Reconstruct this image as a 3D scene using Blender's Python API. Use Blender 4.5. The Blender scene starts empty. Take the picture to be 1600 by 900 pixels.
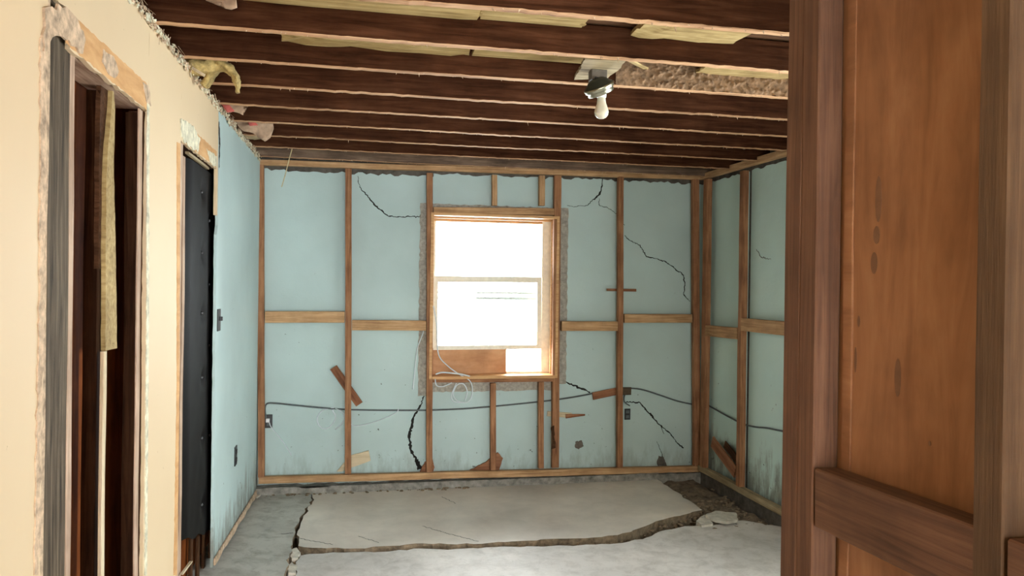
import bpy, bmesh, math, random
from mathutils import Vector, Matrix, noise

S = bpy.context.scene
COL = S.collection

# ------------------------------------------------------------------ camera
F, YAW, PITCH, ROLL = 1176.6, 11.4704, -0.195, 0.7656
CAM = Vector((0, 0, 1.56))
def cam_axes():
    y, p, r = (math.radians(a) for a in (YAW, PITCH, ROLL))
    fwd = Vector((math.sin(y) * math.cos(p), math.cos(y) * math.cos(p), math.sin(p)))
    right = Vector((math.cos(y), -math.sin(y), 0))
    up = right.cross(fwd)
    c, s = math.cos(r), math.sin(r)
    return c * right + s * up, -s * right + c * up, fwd
CR, CU, CF = cam_axes()
cd = bpy.data.cameras.new('camera')
cam = bpy.data.objects.new('camera', cd)
COL.objects.link(cam)
cd.sensor_width = 36
cd.lens = F / 1600 * 36
cd.clip_start = 0.02
cam.matrix_world = Matrix.Translation(CAM) @ Matrix((CR, CU, -CF)).transposed().to_4x4()
S.camera = cam

# ------------------------------------------------------------------ world, light, exposure
S.view_settings.view_transform = 'Standard'
S.view_settings.look = 'None'
S.view_settings.gamma = 1
S.view_settings.use_curve_mapping = False
S.view_settings.exposure = 0.0
w = bpy.data.worlds.new('sky')
S.world = w
w.use_nodes = True
bgn = w.node_tree.nodes['Background']
bgn.inputs[0].default_value = (0.93, 0.97, 1.0, 1)
bgn.inputs[1].default_value = 27.0

def area(name, loc, target, sx, sy, power, col, portal=False):
    l = bpy.data.lights.new(name, 'AREA')
    l.shape = 'RECTANGLE'; l.size = sx; l.size_y = sy; l.energy = power; l.color = col
    o = bpy.data.objects.new(name, l)
    COL.objects.link(o)
    o.location = loc
    o.rotation_euler = (Vector(target) - Vector(loc)).to_track_quat('-Z', 'Y').to_euler()
    if portal: l.cycles.is_portal = True
    return o
area('window_portal', (1.04, 6.12, 1.47), (1.04, 0, 1.47), 0.98, 1.25, 1, (1, 1, 1), True)
area('side_window_portal', (3.0, 2.75, 1.5), (0, 2.75, 1.5), 0.8, 1.3, 1, (1, 1, 1), True)
area('side_window_daylight', (2.95, 2.75, 1.5), (0, 2.75, 1.0), 0.72, 1.2, 77, (0.95, 0.97, 0.95))
area('rear_fill_light', (1.35, 0.13, 1.45), (2.0, 4.0, 0.8), 0.95, 1.1, 52, (0.94, 1.0, 0.94))  # added fill to brighten the right wall; no source known there
area('hall_warm_fill', (0.35, -2.6, 1.4), (-0.7, 2.2, 1.3), 0.6, 1.6, 9, (1.0, 0.64, 0.42))  # added warm fill from behind the camera, tints the near cream wall

# ------------------------------------------------------------------ pixel of the photo -> point on a real plane
def ray(x, y): return CF + CR * ((x - 800) / F) + CU * ((450 - y) / F)
def onx(X, x, y):
    d = ray(x, y); return CAM + d * (X / d.x)
def ony(Y, x, y):
    d = ray(x, y); return CAM + d * (Y / d.y)
def onz(Z, x, y):
    d = ray(x, y); return CAM + d * ((Z - CAM.z) / d.z)

XL, XR, YF, ZT = -0.7207, 2.7369, 5.7545, 2.466
FD = 0.045                 # depth of the framing members
YM = YF + 0.085            # painted face of the far masonry
XM = XR + 0.085            # painted face of the right masonry
XP = 0.68                  # face of the near partition framing

# ------------------------------------------------------------------ materials
def new_mat(name):
    m = bpy.data.materials.new(name); m.use_nodes = True
    nt = m.node_tree
    return m, nt, nt.nodes['Principled BSDF']
def N(nt, t, **k):
    n = nt.nodes.new(t)
    for a, b in k.items():
        if a in n.inputs: n.inputs[a].default_value = b
        else: setattr(n, a, b)
    return n
def ramp(nt, stops):
    r = nt.nodes.new('ShaderNodeValToRGB')
    e = r.color_ramp.elements
    e[0].position, e[0].color = stops[0][0], (*stops[0][1], 1)
    e[1].position, e[1].color = stops[-1][0], (*stops[-1][1], 1)
    for p, c in stops[1:-1]:
        x = e.new(p); x.color = (*c, 1)
    return r
def coords(nt, scale=(1, 1, 1), rnd=True):
    tc = nt.nodes.new('ShaderNodeTexCoord')
    mp = nt.nodes.new('ShaderNodeMapping'); mp.inputs['Scale'].default_value = scale
    nt.links.new(tc.outputs['Object'], mp.inputs['Vector'])
    if rnd:
        oi = nt.nodes.new('ShaderNodeObjectInfo')
        mm = nt.nodes.new('ShaderNodeMath'); mm.operation = 'MULTIPLY'; mm.inputs[1].default_value = 37
        nt.links.new(oi.outputs['Random'], mm.inputs[0])
        nt.links.new(mm.outputs[0], mp.inputs['Location'])
    return tc, mp
def noise_n(nt, vec, scale, detail=4, rough=0.6, dist=0):
    n = nt.nodes.new('ShaderNodeTexNoise')
    n.inputs['Scale'].default_value = scale; n.inputs['Detail'].default_value = detail
    n.inputs['Roughness'].default_value = rough; n.inputs['Distortion'].default_value = dist
    nt.links.new(vec, n.inputs['Vector'])
    return n
def mixc(nt, fac, a, b, mode='MIX'):
    m = nt.nodes.new('ShaderNodeMix'); m.data_type = 'RGBA'; m.blend_type = mode
    for i, v in ((0, fac), (6, a), (7, b)):
        if isinstance(v, (int, float)): m.inputs[i].default_value = v
        elif isinstance(v, tuple): m.inputs[i].default_value = (*v, 1)
        else: nt.links.new(v, m.inputs[i])
    return m.outputs[2]
def bump(nt, bsdf, h, strength, dist=0.01):
    b = nt.nodes.new('ShaderNodeBump'); b.inputs['Strength'].default_value = strength
    b.inputs['Distance'].default_value = dist
    nt.links.new(h, b.inputs['Height']); nt.links.new(b.outputs[0], bsdf.inputs['Normal'])

def wood(name, dark, mid, light, grain=18, rough=0.75, bmp=0.35, axis='X', blotch=0.35):
    m, nt, b = new_mat(name)
    sc = {'X': (1, grain, grain), 'Y': (grain, 1, grain), 'Z': (grain, grain, 1)}[axis]
    tc, mp = coords(nt, sc)
    n1 = noise_n(nt, mp.outputs[0], 3.2, 6, 0.62, 0.6)
    r = ramp(nt, [(0.3, dark), (0.5, mid), (0.72, light)])
    nt.links.new(n1.outputs['Fac'], r.inputs[0])
    tc2, mp2 = coords(nt, (1, 1, 1))
    n2 = noise_n(nt, mp2.outputs[0], 5, 4, 0.6)
    r2 = ramp(nt, [(0.35, tuple(c * 0.5 for c in mid)), (0.6, (1, 1, 1))])
    nt.links.new(n2.outputs['Fac'], r2.inputs[0])
    c = mixc(nt, blotch, r.outputs[0], r2.outputs[0], 'MULTIPLY')
    nt.links.new(c, b.inputs['Base Color'])
    b.inputs['Roughness'].default_value = rough
    b.inputs['Specular IOR Level'].default_value = 0.2
    n3 = noise_n(nt, mp.outputs[0], 9, 6, 0.7)
    bump(nt, b, n3.outputs['Fac'], bmp, 0.003)
    return m

def plain(name, col, rough=0.6, metal=0.0, var=0.15, scale=30, bmp=0.1):
    m, nt, b = new_mat(name)
    tc, mp = coords(nt)
    n = noise_n(nt, mp.outputs[0], scale, 5, 0.65)
    r = ramp(nt, [(0.3, tuple(c * (1 - var) for c in col)), (0.7, tuple(min(1, c * (1 + var)) for c in col))])
    nt.links.new(n.outputs['Fac'], r.inputs[0]); nt.links.new(r.outputs[0], b.inputs['Base Color'])
    b.inputs['Roughness'].default_value = rough; b.inputs['Metallic'].default_value = metal
    if bmp: bump(nt, b, n.outputs['Fac'], bmp, 0.004)
    return m

def blue_paint(name, base, mold_axis_z0=0.0, mold_h=0.75, streak=1.0):
    """pale blue paint on plaster; mould, peeling and specks near the floor"""
    m, nt, b = new_mat(name)
    tc, mp = coords(nt, (1, 1, 1), False)
    big = noise_n(nt, mp.outputs[0], 1.6, 4, 0.5)
    r = ramp(nt, [(0.3, tuple(c * 0.9 for c in base)), (0.7, tuple(min(1, c * 1.07) for c in base))])
    nt.links.new(big.outputs['Fac'], r.inputs[0])
    sep = N(nt, 'ShaderNodeSeparateXYZ'); nt.links.new(tc.outputs['Object'], sep.inputs[0])
    mr = N(nt, 'ShaderNodeMapRange'); mr.inputs[1].default_value = mold_h; mr.inputs[2].default_value = 0.0
    mr.inputs[3].default_value = 0.0; mr.inputs[4].default_value = 1.0
    nt.links.new(sep.outputs[2], mr.inputs[0])
    # vertical streaky mould
    mp2 = N(nt, 'ShaderNodeMapping'); mp2.inputs['Scale'].default_value = (5, 5, 1.3)
    nt.links.new(tc.outputs['Object'], mp2.inputs[0])
    n1 = noise_n(nt, mp2.outputs[0], 3.0, 7, 0.72)
    mul = N(nt, 'ShaderNodeMath', operation='MULTIPLY')
    nt.links.new(n1.outputs['Fac'], mul.inputs[0]); nt.links.new(mr.outputs[0], mul.inputs[1])
    rs = ramp(nt, [(0.30, (0, 0, 0)), (0.46, (1, 1, 1))]); nt.links.new(mul.outputs[0], rs.inputs[0])
    sc = N(nt, 'ShaderNodeMath', operation='MULTIPLY'); nt.links.new(rs.outputs[0], sc.inputs[0]); sc.inputs[1].default_value = 0.75 * streak
    c = mixc(nt, sc.outputs[0], r.outputs[0], (0.16, 0.15, 0.12))
    # small chips and specks, more of them low down
    n2 = noise_n(nt, mp.outputs[0], 26, 3, 0.6)
    mr2 = N(nt, 'ShaderNodeMapRange'); mr2.inputs[1].default_value = 2.6; mr2.inputs[2].default_value = 0.0
    mr2.inputs[3].default_value = 0.0; mr2.inputs[4].default_value = 0.1
    nt.links.new(sep.outputs[2], mr2.inputs[0])
    ad = N(nt, 'ShaderNodeMath', operation='ADD'); nt.links.new(n2.outputs['Fac'], ad.inputs[0]); nt.links.new(mr2.outputs[0], ad.inputs[1])
    r3 = ramp(nt, [(0.79, (0, 0, 0)), (0.815, (1, 1, 1))]); nt.links.new(ad.outputs[0], r3.inputs[0])
    c = mixc(nt, r3.outputs[0], c, (0.10, 0.10, 0.09))
    nt.links.new(c, b.inputs['Base Color'])
    b.inputs['Roughness'].default_value = 0.6
    n4 = noise_n(nt, mp.outputs[0], 7, 6, 0.6)
    bump(nt, b, n4.outputs['Fac'], 0.25, 0.02)
    return m

def concrete(name, base, spec=0.5, rough=0.5, sc=6):
    m, nt, b = new_mat(name)
    tc, mp = coords(nt, (1, 1, 1), False)
    n1 = noise_n(nt, mp.outputs[0], 1.3, 5, 0.6)
    n2 = noise_n(nt, mp.outputs[0], sc, 8, 0.72, 0.4)
    r1 = ramp(nt, [(0.32, tuple(c * 0.72 for c in base)), (0.68, tuple(min(1, c * 1.12) for c in base))])
    nt.links.new(n1.outputs['Fac'], r1.inputs[0])
    r2 = ramp(nt, [(0.36, (0.62, 0.6, 0.57)), (0.55, (1, 1, 1))]); nt.links.new(n2.outputs['Fac'], r2.inputs[0])
    c = mixc(nt, spec, r1.outputs[0], r2.outputs[0], 'MULTIPLY')
    n3 = noise_n(nt, mp.outputs[0], 55, 3, 0.6)
    r3 = ramp(nt, [(0.66, (0, 0, 0)), (0.72, (1, 1, 1))]); nt.links.new(n3.outputs['Fac'], r3.inputs[0])
    mm = N(nt, 'ShaderNodeMath', operation='MULTIPLY'); nt.links.new(r3.outputs[0], mm.inputs[0]); mm.inputs[1].default_value = 0.6 * spec
    c = mixc(nt, mm.outputs[0], c, (0.2, 0.18, 0.15))
    nt.links.new(c, b.inputs['Base Color'])
    rr = N(nt, 'ShaderNodeMapRange'); rr.inputs[3].default_value = rough - 0.12; rr.inputs[4].default_value = rough + 0.2
    nt.links.new(n2.outputs['Fac'], rr.inputs[0]); nt.links.new(rr.outputs[0], b.inputs['Roughness'])
    bump(nt, b, n2.outputs['Fac'], 0.35, 0.006)
    return m

def yellow_wall(name):
    m, nt, b = new_mat(name)
    tc, mp = coords(nt, (1, 1, 1), False)
    n1 = noise_n(nt, mp.outputs[0], 1.1, 4, 0.5)
    r = ramp(nt, [(0.3, (0.64, 0.485, 0.305)), (0.7, (0.70, 0.545, 0.35))])
    nt.links.new(n1.outputs['Fac'], r.inputs[0])
    n2 = noise_n(nt, mp.outputs[0], 22, 3, 0.6)
    r2 = ramp(nt, [(0.74, (0, 0, 0)), (0.77, (1, 1, 1))]); nt.links.new(n2.outputs['Fac'], r2.inputs[0])
    c = mixc(nt, r2.outputs[0], r.outputs[0], (0.42, 0.3, 0.18))
    nt.links.new(c, b.inputs['Base Color']); b.inputs['Roughness'].default_value = 0.62
    n3 = noise_n(nt, mp.outputs[0], 9, 4, 0.5); bump(nt, b, n3.outputs['Fac'], 0.15, 0.01)
    return m

M = {}
M['stud'] = wood('framing_wood', (0.17, 0.075, 0.035), (0.34, 0.16, 0.078), (0.46, 0.25, 0.13))
M['stud_pale'] = wood('pale_framing_wood', (0.30, 0.16, 0.08), (0.50, 0.30, 0.15), (0.64, 0.42, 0.24))
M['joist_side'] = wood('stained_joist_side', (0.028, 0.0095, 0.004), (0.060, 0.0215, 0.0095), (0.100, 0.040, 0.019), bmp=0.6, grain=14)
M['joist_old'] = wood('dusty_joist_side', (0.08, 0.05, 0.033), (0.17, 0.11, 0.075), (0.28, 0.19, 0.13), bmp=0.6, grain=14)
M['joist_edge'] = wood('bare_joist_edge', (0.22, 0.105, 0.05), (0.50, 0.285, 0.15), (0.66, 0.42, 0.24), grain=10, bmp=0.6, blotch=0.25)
M['deck'] = wood('deck_boards', (0.05, 0.022, 0.010), (0.10, 0.045, 0.02), (0.16, 0.08, 0.04))
M['lath'] = wood('pale_lath', (0.26, 0.175, 0.07), (0.43, 0.31, 0.135), (0.56, 0.43, 0.21))
M['partition'] = wood('partition_stud', (0.075, 0.038, 0.022), (0.12, 0.060, 0.034), (0.165, 0.088, 0.050), grain=30, blotch=0.3)
M['partition_gray'] = wood('partition_grey_stud', (0.072, 0.042, 0.022), (0.10, 0.058, 0.030), (0.135, 0.082, 0.044), grain=24, blotch=0.3)
M['ply'] = wood('plywood_sheathing', (0.20, 0.095, 0.045), (0.27, 0.13, 0.062), (0.33, 0.17, 0.085), grain=7, bmp=0.08, axis='Z', blotch=0.3)
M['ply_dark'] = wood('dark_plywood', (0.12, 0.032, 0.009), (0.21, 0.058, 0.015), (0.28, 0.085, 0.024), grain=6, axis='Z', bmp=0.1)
M['dark_wood'] = wood('dark_wood', (0.035, 0.016, 0.008), (0.075, 0.035, 0.018), (0.12, 0.06, 0.03))
M['deep_wood'] = wood('deep_brown_wood', (0.018, 0.008, 0.004), (0.04, 0.018, 0.009), (0.065, 0.032, 0.017))
M['grey_wood'] = wood('weathered_grey_wood', (0.028, 0.019, 0.012), (0.105, 0.077, 0.050), (0.22, 0.17, 0.115), grain=22, bmp=0.9, blotch=0.2)
M['pink_wood'] = wood('raw_edge_wood', (0.34, 0.22, 0.15), (0.52, 0.37, 0.27), (0.66, 0.50, 0.38))
M['scrap'] = wood('scrap_wood', (0.16, 0.06, 0.03), (0.30, 0.13, 0.065), (0.42, 0.22, 0.12))
M['scrap_pale'] = wood('pale_scrap_wood', (0.55, 0.44, 0.28), (0.68, 0.57, 0.39), (0.76, 0.66, 0.48), blotch=0.2)
M['tan'] = wood('unpainted_tan_band', (0.50, 0.27, 0.11), (0.63, 0.36, 0.16), (0.72, 0.45, 0.22), grain=5, axis='Y', bmp=0.1, blotch=0.2)
M['torn'] = plain('torn_plaster', (0.52, 0.38, 0.26), 0.9, 0, 0.5, 30, 0.6)
M['torn_pale'] = plain('torn_plaster_pale', (0.64, 0.60, 0.45), 0.9, 0, 0.4, 30, 0.6)
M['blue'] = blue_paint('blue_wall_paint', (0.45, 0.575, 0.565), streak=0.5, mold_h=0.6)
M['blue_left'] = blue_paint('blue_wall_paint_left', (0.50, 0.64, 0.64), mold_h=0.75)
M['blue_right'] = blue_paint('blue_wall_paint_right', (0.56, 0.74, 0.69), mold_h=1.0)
M['yellow'] = yellow_wall('cream_wall_paint')
M['core'] = plain('masonry_core', (0.10, 0.085, 0.07), 0.95, 0, 0.5, 14, 0.8)
M['mortar'] = plain('bare_mortar', (0.36, 0.33, 0.28), 0.95, 0, 0.35, 40, 0.5)
M['crack'] = plain('crack_gap', (0.015, 0.014, 0.012), 1.0, 0, 0.3, 20, 0)  # near-black colour paints the shade inside cracks and gaps
M['hair'] = plain('hairline_crack', (0.10, 0.10, 0.09), 1.0, 0, 0.3, 20, 0)  # softer painted crack shade for the fine ones
M['slab'] = concrete('smooth_slab', (0.76, 0.70, 0.63), 0.3, 0.38, 5)
M['slab_rough'] = concrete('rough_slab', (0.74, 0.71, 0.68), 0.6, 0.5, 9)
M['slab_side'] = plain('soiled_broken_edge', (0.20, 0.15, 0.10), 1.0, 0, 0.6, 24, 1.0)
M['slab_grey'] = concrete('grey_slab_strip', (0.50, 0.50, 0.46), 0.85, 0.6, 10)
M['dirt'] = plain('dirt', (0.17, 0.125, 0.085), 1.0, 0, 0.6, 18, 1.0)
M['rubble'] = plain('concrete_rubble', (0.56, 0.53, 0.46), 0.9, 0, 0.3, 20, 0.5)
M['curb'] = plain('foundation_concrete', (0.24, 0.225, 0.20), 0.95, 0, 0.55, 16, 1.0)
M['frame'] = wood('window_frame_wood', (0.45, 0.24, 0.10), (0.60, 0.34, 0.15), (0.70, 0.45, 0.22), grain=20, rough=0.45, blotch=0.15)
M['sash'] = plain('sash_paint', (0.86, 0.80, 0.66), 0.5, 0, 0.1)
M['rail_grey'] = plain('storm_rail_grey', (0.16, 0.17, 0.15), 0.6, 0, 0.1)
M['insert'] = wood('window_insert_board', (0.54, 0.27, 0.13), (0.62, 0.33, 0.17), (0.68, 0.39, 0.22), grain=5)
M['black_vinyl'] = plain('black_vinyl', (0.005, 0.004, 0.004), 0.62, 0, 0.2, 60, 0.05)
M['black_vinyl'].node_tree.nodes['Principled BSDF'].inputs['Specular IOR Level'].default_value = 0.12
M['button'] = plain('vinyl_button', (0.05, 0.05, 0.055), 0.25, 0, 0.1, 60, 0)
M['black'] = plain('black_plastic', (0.02, 0.02, 0.022), 0.5, 0, 0.2, 60, 0)
M['white_plastic'] = plain('white_plastic', (0.75, 0.78, 0.8), 0.4, 0, 0.05, 60, 0)
M['cable'] = plain('grey_cable', (0.09, 0.105, 0.11), 0.6, 0, 0.2, 40, 0)
M['wire'] = plain('white_wire', (0.62, 0.68, 0.72), 0.5, 0, 0.05, 40, 0)
M['steel'] = plain('galvanized_steel', (0.14, 0.12, 0.10), 0.6, 0.5, 0.2, 30, 0.1)
M['chrome'] = plain('tarnished_chrome', (0.36, 0.34, 0.26), 0.28, 1.0, 0.15, 30, 0)
M['fix_dark'] = plain('shaded_canopy_back', (0.02, 0.022, 0.016), 0.5, 0.3, 0.3, 30, 0)  # near-black colour holds the shade of the canopy's unlit top
M['bulb'] = plain('frosted_bulb', (0.56, 0.53, 0.43), 0.35, 0, 0.02, 30, 0)
M['bulb'].node_tree.nodes['Principled BSDF'].inputs['Subsurface Weight'].default_value = 0.3
M['oldboard'] = wood('grey_beige_board', (0.20, 0.15, 0.09), (0.36, 0.28, 0.165), (0.48, 0.39, 0.25))
M['fiber'] = plain('yellow_insulation', (0.40, 0.29, 0.11), 1.0, 0, 0.5, 45, 1.0)
M['paper'] = plain('torn_paper', (0.40, 0.27, 0.18), 0.9, 0, 0.3, 30, 0.4)
M['paper_red'] = plain('red_printed_paper', (0.48, 0.10, 0.08), 0.8, 0, 0.3, 30, 0.2)
M['plaster_drip'] = plain('brown_drip_plaster', (0.22, 0.13, 0.07), 0.9, 0, 0.5, 40, 1.0)
M['straw'] = plain('dry_straw', (0.62, 0.52, 0.30), 0.8, 0, 0.2, 40, 0)
def glass_mat():
    m, nt, b = new_mat('window_glass')
    nt.nodes.remove(b)
    tr = N(nt, 'ShaderNodeBsdfTransparent'); tr.inputs[0].default_value = (0.96, 0.98, 0.98, 1)
    gl = N(nt, 'ShaderNodeBsdfGlossy'); gl.inputs['Roughness'].default_value = 0.03
    fr = N(nt, 'ShaderNodeFresnel'); fr.inputs[0].default_value = 1.45
    mx = N(nt, 'ShaderNodeMixShader')
    nt.links.new(fr.outputs[0], mx.inputs[0]); nt.links.new(tr.outputs[0], mx.inputs[1]); nt.links.new(gl.outputs[0], mx.inputs[2])
    nt.links.new(mx.outputs[0], nt.nodes['Material Output'].inputs[0])
    return m
M['glass'] = glass_mat()
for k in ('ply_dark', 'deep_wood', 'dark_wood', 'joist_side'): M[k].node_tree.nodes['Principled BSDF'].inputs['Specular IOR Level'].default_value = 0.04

# ------------------------------------------------------------------ helpers
rng = random.Random(7)
def link(name, bm, mats, parent=None, loc=None, rot=None, smooth=False):
    bmesh.ops.recalc_face_normals(bm, faces=bm.faces)
    me = bpy.data.meshes.new(name)
    bm.to_mesh(me); bm.free()
    for k in (mats if isinstance(mats, (list, tuple)) else [mats]): me.materials.append(M[k])
    if smooth:
        for p in me.polygons: p.use_smooth = True
    o = bpy.data.objects.new(name, me)
    COL.objects.link(o)
    if parent is not None: o.parent = parent
    if rot is not None: o.matrix_local = rot
    if loc is not None: o.location = loc
    return o
def tag(o, label, cat, group=None, kind=None):
    if label: o['label'] = label
    if cat: o['category'] = cat
    if group: o['group'] = group
    if kind: o['kind'] = kind
    return o
def struct(o): o['kind'] = 'structure'; return o
def empty(name, loc, label, cat, group=None):
    o = bpy.data.objects.new(name, None); COL.objects.link(o); o.location = loc
    o.empty_display_size = 0.05
    return tag(o, label, cat, group)

def bm_box(bm, x0, x1, y0, y1, z0, z1, mi=0):
    vs = [bm.verts.new((x, y, z)) for x in (x0, x1) for y in (y0, y1) for z in (z0, z1)]
    for f in ((0, 1, 3, 2), (4, 6, 7, 5), (0, 4, 5, 1), (2, 3, 7, 6), (0, 2, 6, 4), (1, 5, 7, 3)):
        bm.faces.new([vs[i] for i in f]).material_index = mi
def box_obj(name, x0, x1, y0, y1, z0, z1, mat, parent=None):
    """a box with its origin at its own base (parents here sit unrotated)"""
    bm = bmesh.new()
    c = Vector(((x0 + x1) / 2, (y0 + y1) / 2, z0))
    bm_box(bm, x0 - c.x, x1 - c.x, y0 - c.y, y1 - c.y, 0, z1 - z0)
    bmesh.ops.bevel(bm, geom=bm.edges[:], offset=min(0.002, (x1 - x0) / 5, (y1 - y0) / 5, (z1 - z0) / 5), segments=1, affect='EDGES')
    if parent is not None: c = c - parent.location
    return link(name, bm, mat, parent, loc=c)

def frame_mat(p0, p1, up):
    x = (p1 - p0).normalized(); u = Vector(up)
    z = (u - x * u.dot(x)).normalized(); y = z.cross(x)
    m = Matrix((x, y, z)).transposed().to_4x4(); m.translation = p0
    return m
def beam(name, p0, p1, wy, wz, mats, up=(0, 0, 1), parent=None, wob=0.0012, segs=None, edge_mi=None, rag=0.0, seed=0, taper=None):
    """a sawn timber from p0 to p1 (centre line); wy across, wz along 'up'; grain runs along it"""
    p0, p1 = Vector(p0), Vector(p1)
    L = (p1 - p0).length
    n = segs or max(2, int(L / 0.12))
    bm = bmesh.new()
    rows = []
    c = min(0.0022, wy / 6, wz / 6)
    for i in range(n + 1):
        t = i / n; x = L * t
        dy = noise.noise(Vector((x * 1.7, seed * 3.1, 0))) * wob * 3
        dz = noise.noise(Vector((x * 1.7, seed * 3.1, 9))) * wob * 3
        row = []
        k = 1.0 if taper is None else (1 + (taper - 1) * t)
        prof = [(-1, -1, 1, 0), (-1, -1, 0, 1), (-1, 1, 0, -1), (-1, 1, 1, 0), (1, 1, -1, 0), (1, 1, 0, -1), (1, -1, 0, 1), (1, -1, -1, 0)]
        for sy, sz, cy, cz in prof:
            j = noise.noise(Vector((x * 9, sy * 5 + seed, sz * 7))) * wob
            z = sz * wz * k / 2 + cz * c + dz
            if rag and sz < 0: z += noise.noise(Vector((x * 22, seed, 3))) * rag
            row.append(bm.verts.new((x, sy * wy / 2 + cy * c + dy + j, z)))
        rows.append(row)
    for i in range(n):
        for k in range(8):
            f = bm.faces.new((rows[i][k], rows[i + 1][k], rows[i + 1][(k + 1) % 8], rows[i][(k + 1) % 8]))
            if edge_mi is not None and k in (6, 7, 0): f.material_index = edge_mi
    bm.faces.new(rows[0]); bm.faces.new(rows[-1][::-1])
    return link(name, bm, mats, parent, rot=frame_mat(p0, p1, up))

def prism(pts, d, bm=None, mi=0):
    """polygon (list of Vector) extruded by vector d"""
    bm = bm or bmesh.new()
    a = [bm.verts.new(p) for p in pts]; b = [bm.verts.new(Vector(p) + Vector(d)) for p in pts]
    f = [bm.faces.new(a), bm.faces.new(b[::-1])]
    for i in range(len(a)):
        j = (i + 1) % len(a); f.append(bm.faces.new((a[i], b[i], b[j], a[j])))
    for q in f: q.material_index = mi
    return bm
def rag(pts, step, amp, axes, seed=1, closed=False, skip=()):
    """subdivide a polyline and jitter the inner points along the two axes"""
    r = random.Random(seed); out = []
    pts = [Vector(p) for p in pts]
    n = len(pts) if closed else len(pts) - 1
    for i in range(n):
        a, b = pts[i], pts[(i + 1) % len(pts)]
        out.append(a)
        if i in skip: continue
        k = int((b - a).length / step)
        for j in range(1, k):
            p = a.lerp(b, j / k)
            for ax in axes: p[ax] += r.uniform(-amp, amp)
            out.append(p)
    if not closed: out.append(pts[-1])
    return out
def tube(name, pts, r, mat, parent=None, sub=6, sides=8, wob=0):
    P = [Vector(p) for p in pts]; Q = []
    for i in range(len(P) - 1):
        a = P[max(0, i - 1)]; b = P[i]; c = P[i + 1]; d = P[min(len(P) - 1, i + 2)]
        for j in range(sub):
            t = j / sub
            Q.append(0.5 * ((2 * b) + (c - a) * t + (2 * a - 5 * b + 4 * c - d) * t * t + (3 * b - a - 3 * c + d) * t ** 3))
    Q.append(P[-1])
    o = Q[0].copy(); bm = bmesh.new(); rows = []
    nrm = Vector((0.31, 0.2, 0.93))
    for i, q in enumerate(Q):
        t = (Q[min(i + 1, len(Q) - 1)] - Q[max(i - 1, 0)]).normalized()
        nrm = (nrm - t * nrm.dot(t)).normalized(); bn = t.cross(nrm)
        rows.append([bm.verts.new(q - o + (nrm * math.cos(2 * math.pi * k / sides) + bn * math.sin(2 * math.pi * k / sides)) * r) for k in range(sides)])
    for i in range(len(rows) - 1):
        for k in range(sides):
            bm.faces.new((rows[i][k], rows[i][(k + 1) % sides], rows[i + 1][(k + 1) % sides], rows[i + 1][k]))
    bm.faces.new(rows[0]); bm.faces.new(rows[-1])
    return link(name, bm, mat, parent, loc=o if parent is None else o - parent.location, smooth=True)
def lathe(bm, prof, axis_m, sides=32, mi=0):
    rows = []
    for r, z in prof:
        rows.append([bm.verts.new(axis_m @ Vector((r * math.cos(2 * math.pi * k / sides), r * math.sin(2 * math.pi * k / sides), z))) for k in range(sides)] if r > 1e-5 else [bm.verts.new(axis_m @ Vector((0, 0, z)))])
    for a, b in zip(rows, rows[1:]):
        for k in range(sides):
            l = (k + 1) % sides
            if len(a) == 1 and len(b) == 1: continue
            if len(a) == 1: f = bm.faces.new((a[0], b[k], b[l]))
            elif len(b) == 1: f = bm.faces.new((a[k], b[0], a[l]))
            else: f = bm.faces.new((a[k], b[k], b[l], a[l]))
            f.material_index = mi
def ribbon(pts, wid, nrm, thick=0.0012, seed=0, step=0.012, amp=0.006):
    """a jagged crack following pts; wid = list of widths; lies in the plane with normal nrm"""
    n = Vector(nrm); r = random.Random(seed)
    P = [Vector(p) for p in pts]; Q = []; W_ = []
    for i in range(len(P) - 1):
        k = max(2, int((P[i + 1] - P[i]).length / step))
        for j in range(k):
            t = j / k; q = P[i].lerp(P[i + 1], t)
            if j: q += Vector([r.uniform(-amp, amp) * (1 - abs(c)) for c in n])
            Q.append(q); W_.append((wid[i] * (1 - t) + wid[i + 1] * t) * r.uniform(0.55, 1.3))
    Q.append(P[-1]); W_.append(wid[-1])
    bm = bmesh.new(); rows = []
    for i, q in enumerate(Q):
        t = (Q[min(i + 1, len(Q) - 1)] - Q[max(i - 1, 0)]).normalized(); s = t.cross(n).normalized() * W_[i] / 2
        rows.append([bm.verts.new(q - s), bm.verts.new(q - s + n * thick), bm.verts.new(q + s + n * thick), bm.verts.new(q + s)])
    for a, b in zip(rows, rows[1:]):
        for k in range(4): bm.faces.new((a[k], b[k], b[(k + 1) % 4], a[(k + 1) % 4]))
    return bm
def blob(name, poly, d, mat, parent=None, disp=0.01, sub=2, fr=20, seed=0, smooth=True):
    bm = prism(poly, d)
    bmesh.ops.triangulate(bm, faces=bm.faces)
    bmesh.ops.subdivide_edges(bm, edges=bm.edges[:], cuts=sub, use_grid_fill=True)
    for v in bm.verts:
        v.co += noise.noise_vector(v.co * fr + Vector((seed, 0, 0))) * disp
    c = Vector(poly[0])
    for v in bm.verts: v.co -= c
    return link(name, bm, mat, parent, loc=c if parent is None else c - parent.location, smooth=smooth)

# ================================================================== STRUCTURE
def sided(bm):
    bm.normal_update()
    for f in bm.faces:
        if abs(f.normal.z) < 0.5: f.material_index = 1
    return bm
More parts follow.
